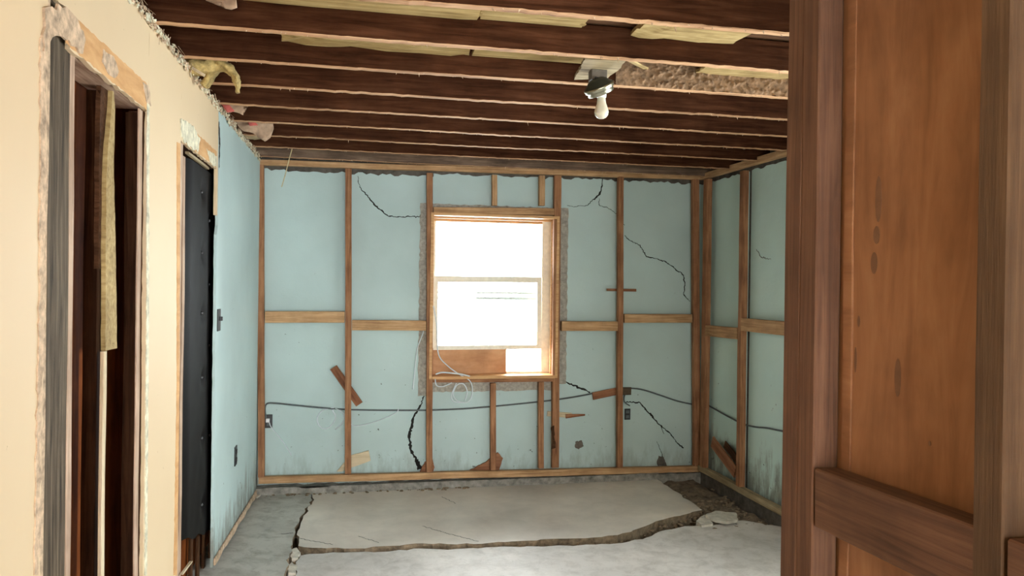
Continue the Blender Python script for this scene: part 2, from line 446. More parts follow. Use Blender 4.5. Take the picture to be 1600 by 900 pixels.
# ---- floor slabs (z = 0 is the top of the far slab)
def z_ground(x, y): return -0.085
far_edge = [onz(0, *p) for p in ((466, 853), (500, 856), (560, 857), (610, 853), (660, 849), (740, 850), (800, 846), (860, 842), (925, 840), (965, 836), (1000, 825), (1035, 812), (1062, 806), (1097, 797))]
right_edge = [onz(0, *p) for p in ((1097, 797), (1075, 781), (1052, 766), (1034, 753), (1020, 744))]
left_edge = [onz(0, *p) for p in ((488, 773), (491, 781), (474, 806), (465, 830), (466, 853))]
P = rag(left_edge, 0.05, 0.012, (0, 1), 3)[:-1] + rag(far_edge, 0.045, 0.012, (0, 1), 4)[:-1] + rag(right_edge, 0.06, 0.012, (0, 1), 5)
P += [Vector((2.4, 5.80, 0)), Vector((-0.33, 5.80, 0))]
far = link('floor', sided(prism(P, (0, 0, -0.11))), ['slab', 'slab_side']); struct(far)

near_edge = [onz(-0.012, *p) for p in ((470, 868), (520, 863), (600, 862), (660, 857), (700, 859), (760, 855), (850, 854), (930, 851), (975, 848), (1010, 840), (1040, 828), (1070, 822), (1110, 821), (1160, 813), (1222, 823))]
near_edge.append(Vector((XM, 4.45, -0.012)))
ln = [onz(-0.012, *p) for p in ((462, 900), (463, 884), (470, 868))]
P = [Vector((-0.30, -3.2, -0.012)), Vector((-0.32, 3.6, -0.012))] + rag(ln, 0.05, 0.012, (0, 1), 6)[:-1] + rag(near_edge, 0.045, 0.012, (0, 1), 8) + [Vector((XM, -3.2, -0.012))]
near = link('floor', sided(prism(P, (0, 0, -0.11))), ['slab_rough', 'slab_side']); struct(near)

def zA(x, y):
    k = min(1, max(0, (-0.34 - x) / 0.38)); return 0.002 + 0.045 * k * min(1.6, max(0, 5.7 - y))
ae = [onz(0, *p) for p in ((486, 773), (488, 782), (471, 806), (461, 830), (457, 852), (452, 872), (444, 900))]
P = rag(ae, 0.05, 0.012, (0, 1), 9) + [Vector((-0.40, 2.5, 0)), Vector((-0.40, -3.2, 0)), Vector((-0.86, -3.2, 0))]
P += [Vector((-0.86, y, 0)) for y in (0, 2, 3, 3.6, 4.1, 4.6, 5.1, 5.5)] + [Vector((-0.86, 5.80, 0))]
for p in P: p.z = zA(p.x, p.y)
bm = prism(P, (0, 0, -0.13)); bmesh.ops.triangulate(bm, faces=[f for f in bm.faces if len(f.verts) > 4])
strip = link('floor', sided(bm), ['slab_grey', 'slab_side']); struct(strip)
# thin cracks in the slabs
cr = link('crack', ribbon([onz(0.0, *p) + Vector((0, 0, 0.012 if p[0] < 460 else 0.004)) for p in ((367, 838), (398, 836), (430, 838), (458, 836))], [0.006] * 4, (0, 0, 1), 0.001, 3), 'hair', strip)
for k, (pp, wd) in enumerate((([(461, 840), (480, 844), (520, 851)], 0.004), ([(660, 822), (700, 834), (748, 846)], 0.004), ([(560, 838), (592, 848)], 0.003), ([(690, 776), (712, 787)], 0.003))):
    link('crack', ribbon([onz(0.0, *p) for p in pp], [wd] * len(pp), (0, 0, 1), 0.001, k), 'hair', far)

bm = bmesh.new(); bm_box(bm, -1.0, 3.05, -3.4, 6.1, -0.5, -0.125); struct(link('floor', bm, 'dirt'))
# ---- ground under the slabs, rising towards the right corner
bm = bmesh.new(); nx, ny = 110, 90; gx0, gx1, gy0, gy1 = -0.70, XR + 0.028, 3.2, YF - 0.006
grid = []
for i in range(nx + 1):
    r_ = []
    for j in range(ny + 1):
        x = gx0 + (gx1 - gx0) * i / nx; y = gy0 + (gy1 - gy0) * j / ny
        k = max(0, min(1, (x - 2.15) / 0.35)) * max(0, min(1, (y - 4.3) / 0.4))
        z = -0.098 + 0.078 * k - 0.06 * max(0, min(1, (x - 2.70) / 0.10)) * k
        z += (0.016 + 0.010 * k) * noise.fractal(Vector((x * 7, y * 7, 0)), 1.0, 2.0, 5) + 0.012 * k * noise.noise(Vector((x * 28, y * 28, 4)))
        if k < 0.05 and z > -0.06: z = -0.06
        r_.append(bm.verts.new((x, y, z)))
    grid.append(r_)
for i in range(nx):
    for j in range(ny): bm.faces.new((grid[i][j], grid[i + 1][j], grid[i + 1][j + 1], grid[i][j + 1]))
dirt = link('dirt', bm, 'dirt', smooth=True)
tag(dirt, 'bare brown dirt exposed in the slab cracks and the right corner', 'dirt', kind='stuff')

# ---- far wall: dark block core, painted skin with ragged top, foundation curb
wx0, wx1 = ony(YM, 676, 400).x, ony(YM, 868, 400).x
wz0, wz1 = 0.80, 2.12
bm = bmesh.new()
c0, c1 = YM + 0.012, YM + 0.22
bm_box(bm, -0.9, wx0, c0, c1, -0.15, 2.62); bm_box(bm, wx1, 3.1, c0, c1, -0.15, 2.62)
bm_box(bm, wx0, wx1, c0, c1, -0.15, wz0); bm_box(bm, wx0, wx1, c0, c1, wz1, 2.62)
core = link('wall_back', bm, 'core'); struct(core)
def skin(x0, x1, z0, z1, top=False, seed=0):
    pts = [Vector((x0, YM, z0)), Vector((x1, YM, z0))]
    up = rag([(x1, YM, z1), (x0, YM, z1)], 0.03, 0.011, (2,), seed) if top else [Vector((x1, YM, z1)), Vector((x0, YM, z1))]
    return pts + up
bm = bmesh.new()
prism(skin(-0.74, wx0, 0.03, 2.395, True, 1), (0, 0.012, 0), bm)
prism(skin(wx0, wx1, 0.03, wz0), (0, 0.012, 0), bm)
prism(skin(wx0, wx1, wz1, 2.42, True, 2), (0, 0.012, 0), bm)
prism(skin(wx1, XM, 0.03, 2.425, True, 3), (0, 0.012, 0), bm)
skin_o = link('painted_plaster', bm, 'blue', core); skin_o['label'] = 'cracked pale blue painted face'
# rough mortar band round the window
bx0, bx1 = ony(YM, 655, 450).x, ony(YM, 886, 450).x
bz0, bz1 = ony(YM, 700, 612).z, ony(YM, 700, 319).z
def rough_strip(name, a, b, c, d, parent, mat='mortar', t=0.006, seed=0):
    pts = rag([(a, YM, c), (b, YM, c), (b, YM, d), (a, YM, d)], 0.03, 0.005, (0, 2), seed, closed=True)
    return link(name, prism(pts, (0, -t, 0)), mat, parent)
for k, (a, b, c, d) in enumerate(((bx0, wx0 + .0, bz0 - .03, bz1), (wx1, bx1, bz0 + .05, bz1), (wx0, wx1, wz1 - .03, bz1), (wx0, wx1, bz0, wz0 + .02))):
    rough_strip('mortar_band', a, b, c, d, core, seed=k)
def far_crack(pts, wid, seed, mat='crack'):
    link('crack', ribbon([ony(YM, *p) - Vector((0, 0.0, 0)) for p in pts], wid, (0, -1, 0), 0.0015, seed, amp=0.005), mat, core)
far_crack([(559, 275), (562, 292), (575, 308), (590, 325), (607, 338), (655, 339)], [.004, .006, .008, .012, .009, .007], 1)
far_crack([(664, 612), (658, 632), (646, 652), (640, 678), (641, 700), (650, 718), (655, 733)], [.006, .012, .016, .022, .022, .02, .03], 2)
far_crack([(651, 718), (656, 733)], [.03, .045], 12)
far_crack([(882, 596), (905, 606), (922, 613)], [.008, .016, .010], 3)
far_crack([(976, 628), (1000, 629), (1008, 639), (1020, 652), (1031, 664), (1046, 676), (1056, 690), (1068, 700)], [.007, .01, .014, .014, .010, .008, .007, .01], 4)
far_crack([(1031, 664), (1038, 678)], [.006, .003], 5)
far_crack([(1026, 690), (1033, 706), (1038, 722)], [.003, .004, .008], 6)
far_crack([(942, 279), (940, 292), (937, 303), (925, 314), (918, 321), (898, 323), (886, 321)], [.006, .010, .018, .006, .005, .004, .003], 7)
far_crack([(936, 310), (936, 320), (950, 325), (965, 336), (976, 352)], [.004, .005, .004, .004, .004], 8)
far_crack([(976, 368), (983, 375), (1000, 383), (1010, 401), (1024, 404), (1040, 409), (1055, 420), (1068, 430), (1070, 446), (1068, 460), (1078, 471)], [.007, .006, .007, .008, .007, .008, .008, .009, .008, .008, .004], 9)
far_crack([(920, 280), (932, 278), (942, 279)], [.003, .005, .004], 10)
def hole(pts, parent, f=ony, pl=YM, d=(0, -0.002, 0), mat='core', seed=1):
    q = rag([f(pl, *p) for p in pts], 0.012, 0.004, (2, 0) if f is ony else (1, 2), seed, closed=True)
    return link('broken_patch', prism(q, d), mat, parent)
hole([(899, 690), (909, 688), (912, 697), (904, 702), (898, 698)], core, seed=2)
hole([(1029, 712), (1037, 714), (1042, 728), (1028, 728), (1026, 722)], core, seed=3)
hole([(655, 339), (662, 326), (664, 345)], core, seed=4)
# foundation curb below the sole plates
bm = bmesh.new()
prism(rag([(-0.74, YF - 0.012, 0.050), (2.80, YF - 0.012, 0.050), (2.80, YF - 0.012, -0.2), (-0.74, YF - 0.012, -0.2)], 0.05, 0.008, (2,), 5, closed=True), (0, 0.14, 0), bm)
bmesh.ops.triangulate(bm, faces=bm.faces)
curb = link('foundation_curb', bm, 'curb', core); curb['label'] = 'crumbling grey concrete strip below the sole plate'
# rubble along the curb (part of the dirt layer)
def pebble_bm(bm, c, r, seed):
    g = bmesh.ops.create_icosphere(bm, subdivisions=1, radius=r)
    for v in g['verts']:
        v.co += noise.noise_vector(v.co * (1.2 / r) + Vector((seed, 1, 2))) * r * 0.45
        v.co = Vector((v.co.x * 1.2, v.co.y, v.co.z * 0.6)) + c
bm = bmesh.new(); r_ = random.Random(5)
for k in range(260):
    t = r_.random()
    if k < 60: c = Vector((r_.uniform(-0.7, 0.9), YF - 0.02 - r_.random() ** 2 * 0.05, 0.004))
    elif k < 190:
        x = r_.uniform(2.3, 2.8); c = Vector((x, r_.uniform(4.62, 5.6), -0.03))
    elif k < 215: c = Vector((r_.uniform(2.35, 2.65), r_.uniform(4.6, 4.75), -0.025))
    else: c = Vector((r_.uniform(-0.35, -0.30), r_.uniform(4.15, 4.6), -0.05))
    pebble_bm(bm, c, r_.uniform(0.004, 0.014), k)
for k in range(330):
    i = r_.randrange(0, len(far_edge) - 1); c = far_edge[i].lerp(far_edge[i + 1], r_.random())
    pebble_bm(bm, Vector((c.x, c.y - r_.uniform(.0, .06), r_.uniform(-.075, -.03))), r_.uniform(.005, .016), k)
for k in range(240):
    x = r_.uniform(2.25, 2.72); pebble_bm(bm, Vector((x, r_.uniform(4.55, 5.2), -.018)), r_.uniform(.004, .02) * r_.uniform(.6, 1), k)
rb = link('rubble', bm, 'slab_side'); tag(rb, 'scattered crumbs of rubble along the wall and over the dirt', 'rubble', kind='stuff')

# ---- right wall (blue), with a window hidden behind the partition
sy0, sy1, sz0, sz1 = 2.35, 3.15, 0.9, 2.1
bm = bmesh.new()
for a, b, c, d in ((-3.2, sy0, -0.15, 2.62), (sy1, 5.95, -0.15, 2.62), (sy0, sy1, -0.15, sz0), (sy0, sy1, sz1, 2.62)):
    bm_box(bm, XM + 0.012, XM + 0.2, a, b, c, d)
rw = link('wall_right', bm, 'core'); struct(rw)
bm = bmesh.new()
def skr(y0, y1, z0, z1, top, seed):
    pts = [Vector((XM, y0, z0)), Vector((XM, y1, z0))]
    pts += rag([(XM, y1, z1), (XM, y0, z1)], 0.04, 0.008, (2,), seed) if top else [Vector((XM, y1, z1)), Vector((XM, y0, z1))]
    prism(pts, (0.012, 0, 0), bm)
yslit = onx(XM, 1170, 450).y
skr(yslit + 0.03, YM, 0.03, 2.43, True, 1); skr(sy1, yslit - 0.02, 0.03, 2.43, True, 2)
skr(-3.2, sy0, 0.03, 2.43, True, 3); skr(sy0, sy1, 0.03, sz0, False, 0); skr(sy0, sy1, sz1, 2.43, False, 0)
sk = link('painted_plaster', bm, 'blue_right', rw); sk['label'] = 'pale blue painted face streaked with mould at the bottom'
bm = bmesh.new(); bm_box(bm, XR + 0.03, XM + 0.05, 1.2, YF, -0.12, 0.062)
o = link('foundation_curb', bm, 'core', rw)
wn2 = bpy.data.objects.new('window_2', None); COL.objects.link(wn2); wn2.location = (XM, (sy0 + sy1) / 2, sz0); struct(wn2)
for a, b, c, d in ((sy0, sy0 + .05, sz0, sz1), (sy1 - .05, sy1, sz0, sz1), (sy0, sy1, sz0, sz0 + .05), (sy0, sy1, sz1 - .05, sz1), (2.72, 2.78, sz0, sz1)):
    box_obj('window_frame', XM + .05, XM + .12, a, b, c, d, 'frame', wn2)
box_obj('glass_pane', XM + .08, XM + .084, sy0 + .05, sy1 - .05, sz0 + .05, sz1 - .05, 'glass', wn2)

# ---- left wall: plaster skin with two door openings, cream near, blue far
WT = 0.014
bm = bmesh.new()
def lw(pts, mi, seed, skip=(), step=0.03, amp=0.005, closed=True):
    q = rag([(XL, y, z) for y, z in pts], step, amp, (1, 2), seed, closed=closed, skip=skip)
    prism(q, (-WT, 0, 0), bm, mi)
bm2_top = 2.455
lw([(-3.2, 0.05), (1.925, 0.05), (1.935, 1.1), (1.945, 2.23), (1.945, bm2_top), (-3.2, bm2_top)], 0, 1, skip=(0, 5))
lw([(1.945, 2.235), (2.08, 2.232), (2.082, 2.14), (2.80, 2.142), (2.80, 2.46), (1.945, 2.46)], 0, 2, skip=(3, 5), amp=0.004)
lw([(2.80, 0.06), (3.285, 0.06), (3.285, 2.46), (2.80, 2.46)], 0, 3, skip=(0,), amp=0.004)
lw([(3.285, 2.135), (4.075, 2.135), (4.075, 2.455), (3.285, 2.455)], 0, 4, skip=(1, 3), amp=0.004)
lw([(4.075, 1.9), (4.105, 1.9), (4.105, 2.45), (4.075, 2.45)], 0, 5, amp=0.003)
lw([(4.10, 0.085), (5.80, 0.0), (5.80, 2.44), (4.125, 2.45), (4.125, 1.85), (4.095, 1.8)], 1, 6, skip=(1,), amp=0.005)
wl = link('wall_left', bm, ['yellow', 'blue_left']); struct(wl)
# framing/back of that wall (closes the cavities)
bm = bmesh.new()
XB = XL - 0.115
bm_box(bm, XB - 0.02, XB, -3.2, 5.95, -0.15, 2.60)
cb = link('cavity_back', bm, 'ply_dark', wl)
def left_part(name, y0, y1, z0, z1, x0, x1, mat):
    return beam(name, ((x0 + x1) / 2, (y0 + y1) / 2, z0), ((x0 + x1) / 2, (y0 + y1) / 2, z1), abs(x1 - x0), y1 - y0, mat, up=(0, 1, 0), parent=wl)
left_part('edge_strip', 1.915, 1.965, 0, 2.30, XL - .012, XL - .003, 'torn')
# torn paint/plaster patches over the removed casings
def patch(name, pts, mat, t=0.004, seed=1, amp=0.008, step=0.02):
    q = rag([(XL, y, z) for y, z in pts], step, amp, (1, 2), seed, closed=True)
    return link(name, prism(q, (t, 0, 0)), mat, wl)
def Lp(*pp): return [(p.y, p.z) for p in (onx(XL, *q) for q in pp)]
patch('bare_band', [(2.05, 2.145), (2.80, 2.145), (2.775, 2.232), (2.05, 2.232)], 'tan', 0.001, 1, 0.003)
patch('bare_band', [(3.34, 2.138), (4.06, 2.138), (4.06, 2.222), (3.34, 2.222)], 'tan', 0.001, 2, 0.003)
patch('torn_plaster', Lp((66, 12), (100, 10), (118, 30), (130, 62), (126, 84), (104, 62), (78, 58), (72, 80), (64, 80)), 'torn', 0.006, 3)
patch('torn_plaster', Lp((160, 76), (176, 88), (184, 112), (178, 122), (166, 112), (158, 96)), 'torn', 0.003, 4, 0.005)
patch('torn_plaster', Lp((222, 128), (232, 138), (235, 166), (228, 160)), 'torn', 0.003, 5, 0.004)
patch('torn_plaster', Lp((281, 186), (300, 196), (312, 218), (308, 238), (292, 226), (282, 214)), 'torn_pale', 0.004, 6, 0.008)
patch('torn_plaster', Lp((322, 232), (338, 244), (338, 262), (328, 254)), 'torn_pale', 0.003, 7, 0.006)
patch('torn_edge', Lp((61, 60), (72, 60), (69, 400), (58, 899), (52, 899), (60, 400)), 'torn', 0.003, 8, 0.006)
patch('torn_edge', Lp((229, 160), (233, 160), (232, 500), (229, 899), (225, 899), (228, 500)), 'torn_pale', 0.002, 9, 0.004)
patch('torn_edge', Lp((276, 222), (281, 224), (280, 600), (276, 899), (271, 899), (276, 600)), 'tan', 0.002, 10, 0.004)
# ragged crust along the broken ceiling line
bm = bmesh.new(); r_ = random.Random(11)
for k in range(700):
    y = r_.uniform(2.2, 5.7); s = r_.uniform(0.005, 0.016) * (2.2 if r_.random() < .12 else 1)
    c = Vector((XL + abs(r_.gauss(0, 0.007)), y, 2.458 + r_.uniform(-0.022, 0.012)))
    a = r_.uniform(0, 6.3)
    pts = [c + Vector((r_.uniform(-.004, .004) , math.cos(a + t) * s * r_.uniform(.6, 1.3), math.sin(a + t) * s * 0.5)) for t in (0, 1.5, 3.1, 4.6)]
    prism(pts, (r_.uniform(0.002, 0.005), r_.uniform(-.003, .003), r_.uniform(-.004, .002)), bm, 0 if r_.random() < 0.6 else 1)
for k in range(140):   # hanging fibres
    y = r_.uniform(2.4, 5.5); c = Vector((XL + r_.uniform(0.0, 0.03), y, 2.46)); l = r_.uniform(0.01, 0.05)
    prism([c, c + Vector((0.001, 0.002, 0)), c + Vector((r_.uniform(-.01, .03), r_.uniform(-.02, .02), -l))], (0.001, 0, 0), bm, 1)
cru = link('broken_edge', bm, ['torn_pale', 'torn'], wl); cru['kind'] = 'stuff'; cru['label'] = 'crumbling plaster edge under the joists'
link('crack', ribbon([onx(XL, *p) for p in ((342, 190), (343, 225), (342, 262))], [.014, .03, .006], (1, 0, 0), .0015, 3, amp=.005), 'crack', wl)
# baseboard remnant along the foot of the blue part
beam('baseboard_left', (XL + .008, 4.10, 0.115), (XL + .008, 5.70, 0.035), 0.010, 0.036, 'torn', rag=0.03)
struct(bpy.data.objects['baseboard_left'])

# ---- near partition sheathing, back wall, deck
bm = bmesh.new(); bm_box(bm, XP + 0.044, XP + 0.056, -3.2, 1.12, -0.02, 2.60)
wp = link('wall_partition', bm, 'ply'); struct(wp); wp['label'] = 'orange brown plywood sheathing between the near studs'
def oval(px, py, rx, ry):
    c = onx(XP + 0.044, px, py); e = onx(XP + 0.044, px + rx, py); g = onx(XP + 0.044, px, py - ry)
    a, b = abs(e.y - c.y), abs(g.z - c.z)
    link('stain', prism([c + Vector((0, a * math.cos(t * .3142), b * math.sin(t * .3142))) for t in range(20)], (-0.0006, 0, 0)), 'stain', wp)
M['stain'] = plain('damp_stain', (0.14, 0.066, 0.030), 0.7, 0, 0.2, 30, 0)
oval(1373, 311, 5, 36); oval(1370, 367, 5, 14); oval(1366, 411, 5, 17)
for px, py, rx, ry in ((1342, 502, 2, 9), (1337, 562, 2, 20), (1403, 590, 5, 30), (1453, 693, 2, 4)): oval(px, py, rx, ry)
bm = bmesh.new()
bm_box(bm, -0.9, -0.65, -3.3, -3.2, -0.05, 2.6); bm_box(bm, 0.55, 3.0, -3.3, -3.2, -0.05, 2.6); bm_box(bm, -0.65, 0.55, -3.3, -3.2, 2.1, 2.6)
wf = link('wall_front', bm, 'yellow'); struct(wf)
bm = bmesh.new()
for a, b, c, d in ((XP + .056, .85, -.15, 2.6), (1.85, XM + .1, -.15, 2.6), (.85, 1.85, -.15, .85), (.85, 1.85, 2.05, 2.6)): bm_box(bm, a, b, .02, .14, c, d)
wr = link('wall_rear_added', bm, 'yellow'); struct(wr)  # unseen wall added round the rear fill light
bm = bmesh.new(); y = -3.3; k = 0
while y < 5.95:
    bm_box(bm, -0.95, 3.1, y, y + 0.136, 2.588 + (k % 2) * 0.002, 2.61); y += 0.14; k += 1
bm_box(bm, -1.0, 3.2, -3.4, 6.1, 2.612, 2.63)
dk = link('ceiling', bm, 'deck'); struct(dk); dk['label'] = 'dark board deck above the joists'
ce = link('ceiling', prism([Vector((-0.85, -3.2, 2.47)), Vector((XP + .04, -3.2, 2.47)), Vector((XP + .04, 1.9, 2.47)), Vector((-0.85, 1.9, 2.47))], (0, 0, 0.02)), 'yellow'); struct(ce)

# ---- window in the far wall
wn = bpy.data.objects.new('window_1', None); COL.objects.link(wn); wn.location = ((wx0 + wx1) / 2, YF + 0.1, wz0); struct(wn)
tl, br = ony(YF, 678, 338), ony(YF, 867, 586)
fx0, fx1, fz0, fz1 = tl.x, br.x, br.z, ony(YF, 770, 339).z
Y0, Y1 = YF - 0.005, YM + 0.20
J = 0.022
for nm, a in (('jamb', (fx0 - J, fx0, Y0, Y1, fz0 - J, fz1 + J)), ('jamb', (fx1, fx1 + J, Y0, Y1, fz0 - J, fz1 + J)),
              ('head', (fx0, fx1, Y0, Y1, fz1, fz1 + J)), ('sill', (fx0, fx1, Y0 - 0.01, Y1 + 0.04, fz0 - J, fz0)),
              ('stop', (fx1 - 0.014, fx1, YF + 0.10, YF + 0.125, fz0, fz1)), ('stop', (fx0, fx0 + 0.014, YF + 0.10, YF + 0.125, fz0, fz1)),
              ('stop', (fx0, fx1, YF + 0.10, YF + 0.125, fz1 - 0.014, fz1)),
              ('stop', (fx1 - 0.024, fx1, YF + 0.175, YF + 0.19, fz0, fz1)), ('stop', (fx0, fx1, YF + 0.175, YF + 0.19, fz1 - 0.03, fz1))):
    box_obj(nm, *a, 'frame', wn)
# sashes
def sash(name, y, xa, xb, za, zb, st, rb_, rt, tilt=0.0):
    s = bpy.data.objects.new(name, None); COL.objects.link(s); s.parent = wn; s.location = Vector(((xa + xb) / 2, y, za)) - wn.location
    def part(nm, x0, x1, z0, z1, m, yy=(0, 0.032)):
        b = bmesh.new(); c = Vector(((xa + xb) / 2, y, za))
        bm_box(b, x0 - c.x, x1 - c.x, yy[0], yy[1], z0 - za, z1 - za)
        o = link(nm, b, m, s); return o
    part('stile', xa, xa + st, za, zb, 'sash'); part('stile', xb - st, xb, za, zb, 'sash')
    part('rail', xa + st, xb - st, za, za + rb_, 'sash'); part('rail', xa + st, xb - st, zb - rt, zb, 'sash')
    part('glass_pane', xa + st, xb - st, za + rb_, zb - rt, 'glass', (0.014, 0.018))
    return s
YS1, YS2 = YF + 0.13, YF + 0.195
c = ony(YS2, 848.5, 450); box_obj('jamb_liner', c.x, fx1, YS2 + .034, YS2 + .05, fz0, fz1, 'sash', wn)
box_obj('jamb_liner', ony(YS1, 848, 450).x, fx1, YS1 + .033, YS1 + .045, fz0, fz1, 'sash', wn)
sz_bot = ony(YS1, 760, 546).z; sz_mid = ony(YS1, 760, 432).z
sash('lower_sash', YS1, ony(YS1, 678, 450).x, ony(YS1, 847, 450).x, sz_bot, sz_mid, 0.036, 0.032, 0.046).rotation_euler = (0, math.radians(-0.4), 0)
sash('upper_sash', YS2, ony(YS2, 677, 450).x, ony(YS2, 850, 450).x, ony(YS2, 760, 438).z, fz1, 0.016, 0.03, 0.03)
sx0, sx1 = ony(YS2 + .06, 683, 460).x, ony(YS2 + .06, 845, 460).x
for yy, h in ((457.5, 0.017), (466, 0.022)):
    c = ony(YS2 + .06, 760, yy); box_obj('storm_rail', sx0, sx1, YS2 + .055, YS2 + .07, c.z - h / 2, c.z + h / 2, 'rail_grey', wn)
a, b = ony(YS1, 677, 546), ony(YS1, 791, 586)
ins = box_obj('insert_board', fx0 + .001, b.x, YS1 + .002, YS1 + .014, fz0, a.z + .01, 'insert', wn); ins['label'] = 'brown board closing the lower left of the window'
c = ony(YS1, 820, 580); box_obj('rail', b.x, ony(YS1, 847, 580).x, YS1, YS1 + .03, fz0, c.z, 'sash', wn)

# ================================================================== FAR WALL FRAMING (each timber a thing)
def stud_far(px_top, y_top, px_bot, y_bot, label, w=0.040, mat='stud', name='wall_stud', seed=0, group='studs of the far wall', d=FD, cat='stud', yo=0.0):
    yc = YF + yo + d / 2
    p1 = ony(YF, px_top, y_top); p0 = ony(YF, px_bot, y_bot); p0.y = p1.y = yc
    return tag(beam(name, p0, p1, w, d, mat, up=(0, 1, 0), seed=seed), label, cat, group)
stud_far(407, 257, 408, 746, 'brown stud in the left corner of the far wall', 0.044, seed=1)
stud_far(544.5, 263, 544, 741, 'stud left of the window, the one the slanting scrap leans behind', 0.046, seed=2)
stud_far(672, 270, 671, 738, 'stud along the left side of the window', 0.046, seed=3)
stud_far(872, 274, 868, 731, 'stud along the right side of the window', 0.056, seed=4)
stud_far(971, 276, 969, 731, 'stud between the window and the right corner', 0.044, seed=5)
stud_far(1088, 279, 1090, 728, 'stud at the right end of the far wall', 0.055, seed=6)
stud_far(773, 273, 773, 321, 'short stud over the middle of the window', 0.04, 'stud_pale', 'cripple_stud', 7, 'short studs above the window')
stud_far(847, 274, 847, 321, 'short stud over the right part of the window', 0.046, 'stud_pale', 'cripple_stud', 8, 'short studs above the window')
stud_far(771, 599, 771, 735, 'short stud below the middle of the window', 0.042, 'stud', 'cripple_stud', 9, 'short studs below the window')
stud_far(846, 597, 846, 732, 'darker short stud below the right part of the window', 0.042, 'stud', 'cripple_stud', 10, 'short studs below the window')
def hor_far(xa, ya, xb, yb, h, label, name, cat, mat='stud_pale', d=FD, yo=0.0, seed=0, group=None):
    a, b = ony(YF, xa, ya), ony(YF, xb, yb); a.y = b.y = YF + yo + d / 2
    return tag(beam(name, a, b, d, h, mat, up=(0, 0, 1), seed=seed), label, cat, group)
hor_far(402, 253, 1100, 277, 0.040, 'long top plate of the far wall under the last joist', 'top_plate', 'plate', seed=11)
hor_far(404, 751, 1098, 733, 0.050, 'long sole plate along the foot of the far wall', 'sole_plate', 'plate', seed=12)
hor_far(677.5, 328.5, 866, 330.5, 0.052, 'wooden header across the top of the window', 'window_header', 'beam', seed=13)
hor_far(676.5, 594.5, 866, 593, 0.036, 'dark wooden sill plate under the window', 'sill_plate', 'plate', mat='stud', seed=14)
hor_far(414, 495.5, 538.5, 495.5, 0.084, 'horizontal brace in the leftmost bay of the far wall', 'brace', 'brace', seed=15, group='braces of the far wall')
hor_far(550, 508.5, 666, 509, 0.076, 'horizontal brace just left of the window', 'brace', 'brace', seed=16, group='braces of the far wall')
hor_far(878, 509.5, 965.5, 510, 0.076, 'horizontal brace just right of the window', 'brace', 'brace', seed=17, group='braces of the far wall')
hor_far(976, 497.5, 1082, 498, 0.070, 'horizontal brace in the rightmost bay of the far wall', 'brace', 'brace', seed=18, group='braces of the far wall')

# right wall framing
def stud_right(px, y0, y1, label, w=0.05, seed=0, mat='stud'):
    a, b = onx(XR, px, y1), onx(XR, px, y0); a.x = b.x = XR + FD / 2; a.y = b.y = (a.y + b.y) / 2
    return tag(beam('wall_stud', a, b, FD, w, mat, up=(0, 1, 0), seed=seed), label, 'stud', 'studs of the right wall')
stud_right(1099, 281, 737, 'stud at the corner end of the right wall, beside the last far wall stud', 0.07, 21)
stud_right(1155.5, 268, 764, 'stud in the middle of the visible right wall', 0.055, 22)
tag(beam('wall_stud', (XR + FD / 2, 4.36, .08), (XR + FD / 2, 4.36, 2.43), FD, .04, 'stud', up=(0, 1, 0), seed=23), 'stud of the right wall behind the near partition', 'stud', 'studs of the right wall')
def hor_right(ya, za, yb, zb, h, label, name, cat, seed, mat='stud_pale', xo=0.0):
    return tag(beam(name, (XR + xo + FD / 2, ya, za), (XR + xo + FD / 2, yb, zb), FD, h, mat, seed=seed), label, cat)
a, b = onx(XR, 1225, 243), onx(XR, 1102, 274)
hor_right(b.y + .12, b.z - .0, 1.3, a.z, 0.045, 'top plate of the right wall running towards the camera', 'top_plate', 'plate', 24)
a, b = onx(XR, 1222, 801), onx(XR, 1100, 736)
hor_right(YF - 0.022, 0.088, 1.3, 0.088, 0.045, 'dusty sole plate along the foot of the right wall', 'sole_plate', 'plate', 25, 'oldboard')
y_s = onx(XR, 1155.5, 450).y
a, b = onx(XR, 1150, 520), onx(XR, 1106, 516)
hor_right(5.66, onx(XR, 1104, 517).z, y_s + .03, onx(XR, 1150, 521).z, 0.085, 'lower brace of the right wall, between its corner stud and middle stud', 'brace', 'brace', 26)
hor_right(y_s - .03, onx(XR, 1168, 508).z, 4.385, onx(XR, 1222, 513).z, 0.092, 'higher brace of the right wall, running behind the near partition', 'brace', 'brace', 27)
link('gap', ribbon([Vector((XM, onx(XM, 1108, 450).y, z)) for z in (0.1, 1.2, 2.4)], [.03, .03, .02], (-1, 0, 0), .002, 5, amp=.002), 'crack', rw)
link('crack', ribbon([onx(XM, *p) for p in ((1182, 390), (1190, 402), (1205, 405))], [.004, .006, .003], (-1, 0, 0), .002, 6), 'hair', rw)

# ================================================================== CEILING JOISTS
JN = ['nearest joist, cut by the top edge of the photo', 'second joist from the camera, in front of the light fixture', 'third joist, with bumpy brown texture on its right part, behind the light fixture',
      'fourth joist from the camera, behind the light bulb', 'fifth joist from the camera', 'sixth joist from the camera', 'seventh joist from the camera',
      'eighth joist, the last but one before the far wall', 'last dusty joist lying right over the far wall plate']
JH = 0.12
for n in range(9):
    y = 2.427 + 0.4056 * n + 0.019
    z = ZT + JH / 2
    a, b = Vector((-0.835, y, z)), Vector((XM + 0.02, y, z))
    dz = {0: 0.004, 1: -0.004, 2: 0.002, 3: -.002}.get(n, 0)
    b.z += dz
    if n == 8: a.y = b.y = 5.70
    side = 'joist_old' if n in (8,) else 'joist_side'
    o = beam('ceiling_joist', a, b, 0.038, JH, [side, 'joist_edge'], up=(0, 0, 1), edge_mi=1, rag=0.004, segs=150, seed=30 + n)
    tag(o, JN[n], 'joist', 'ceiling joists')
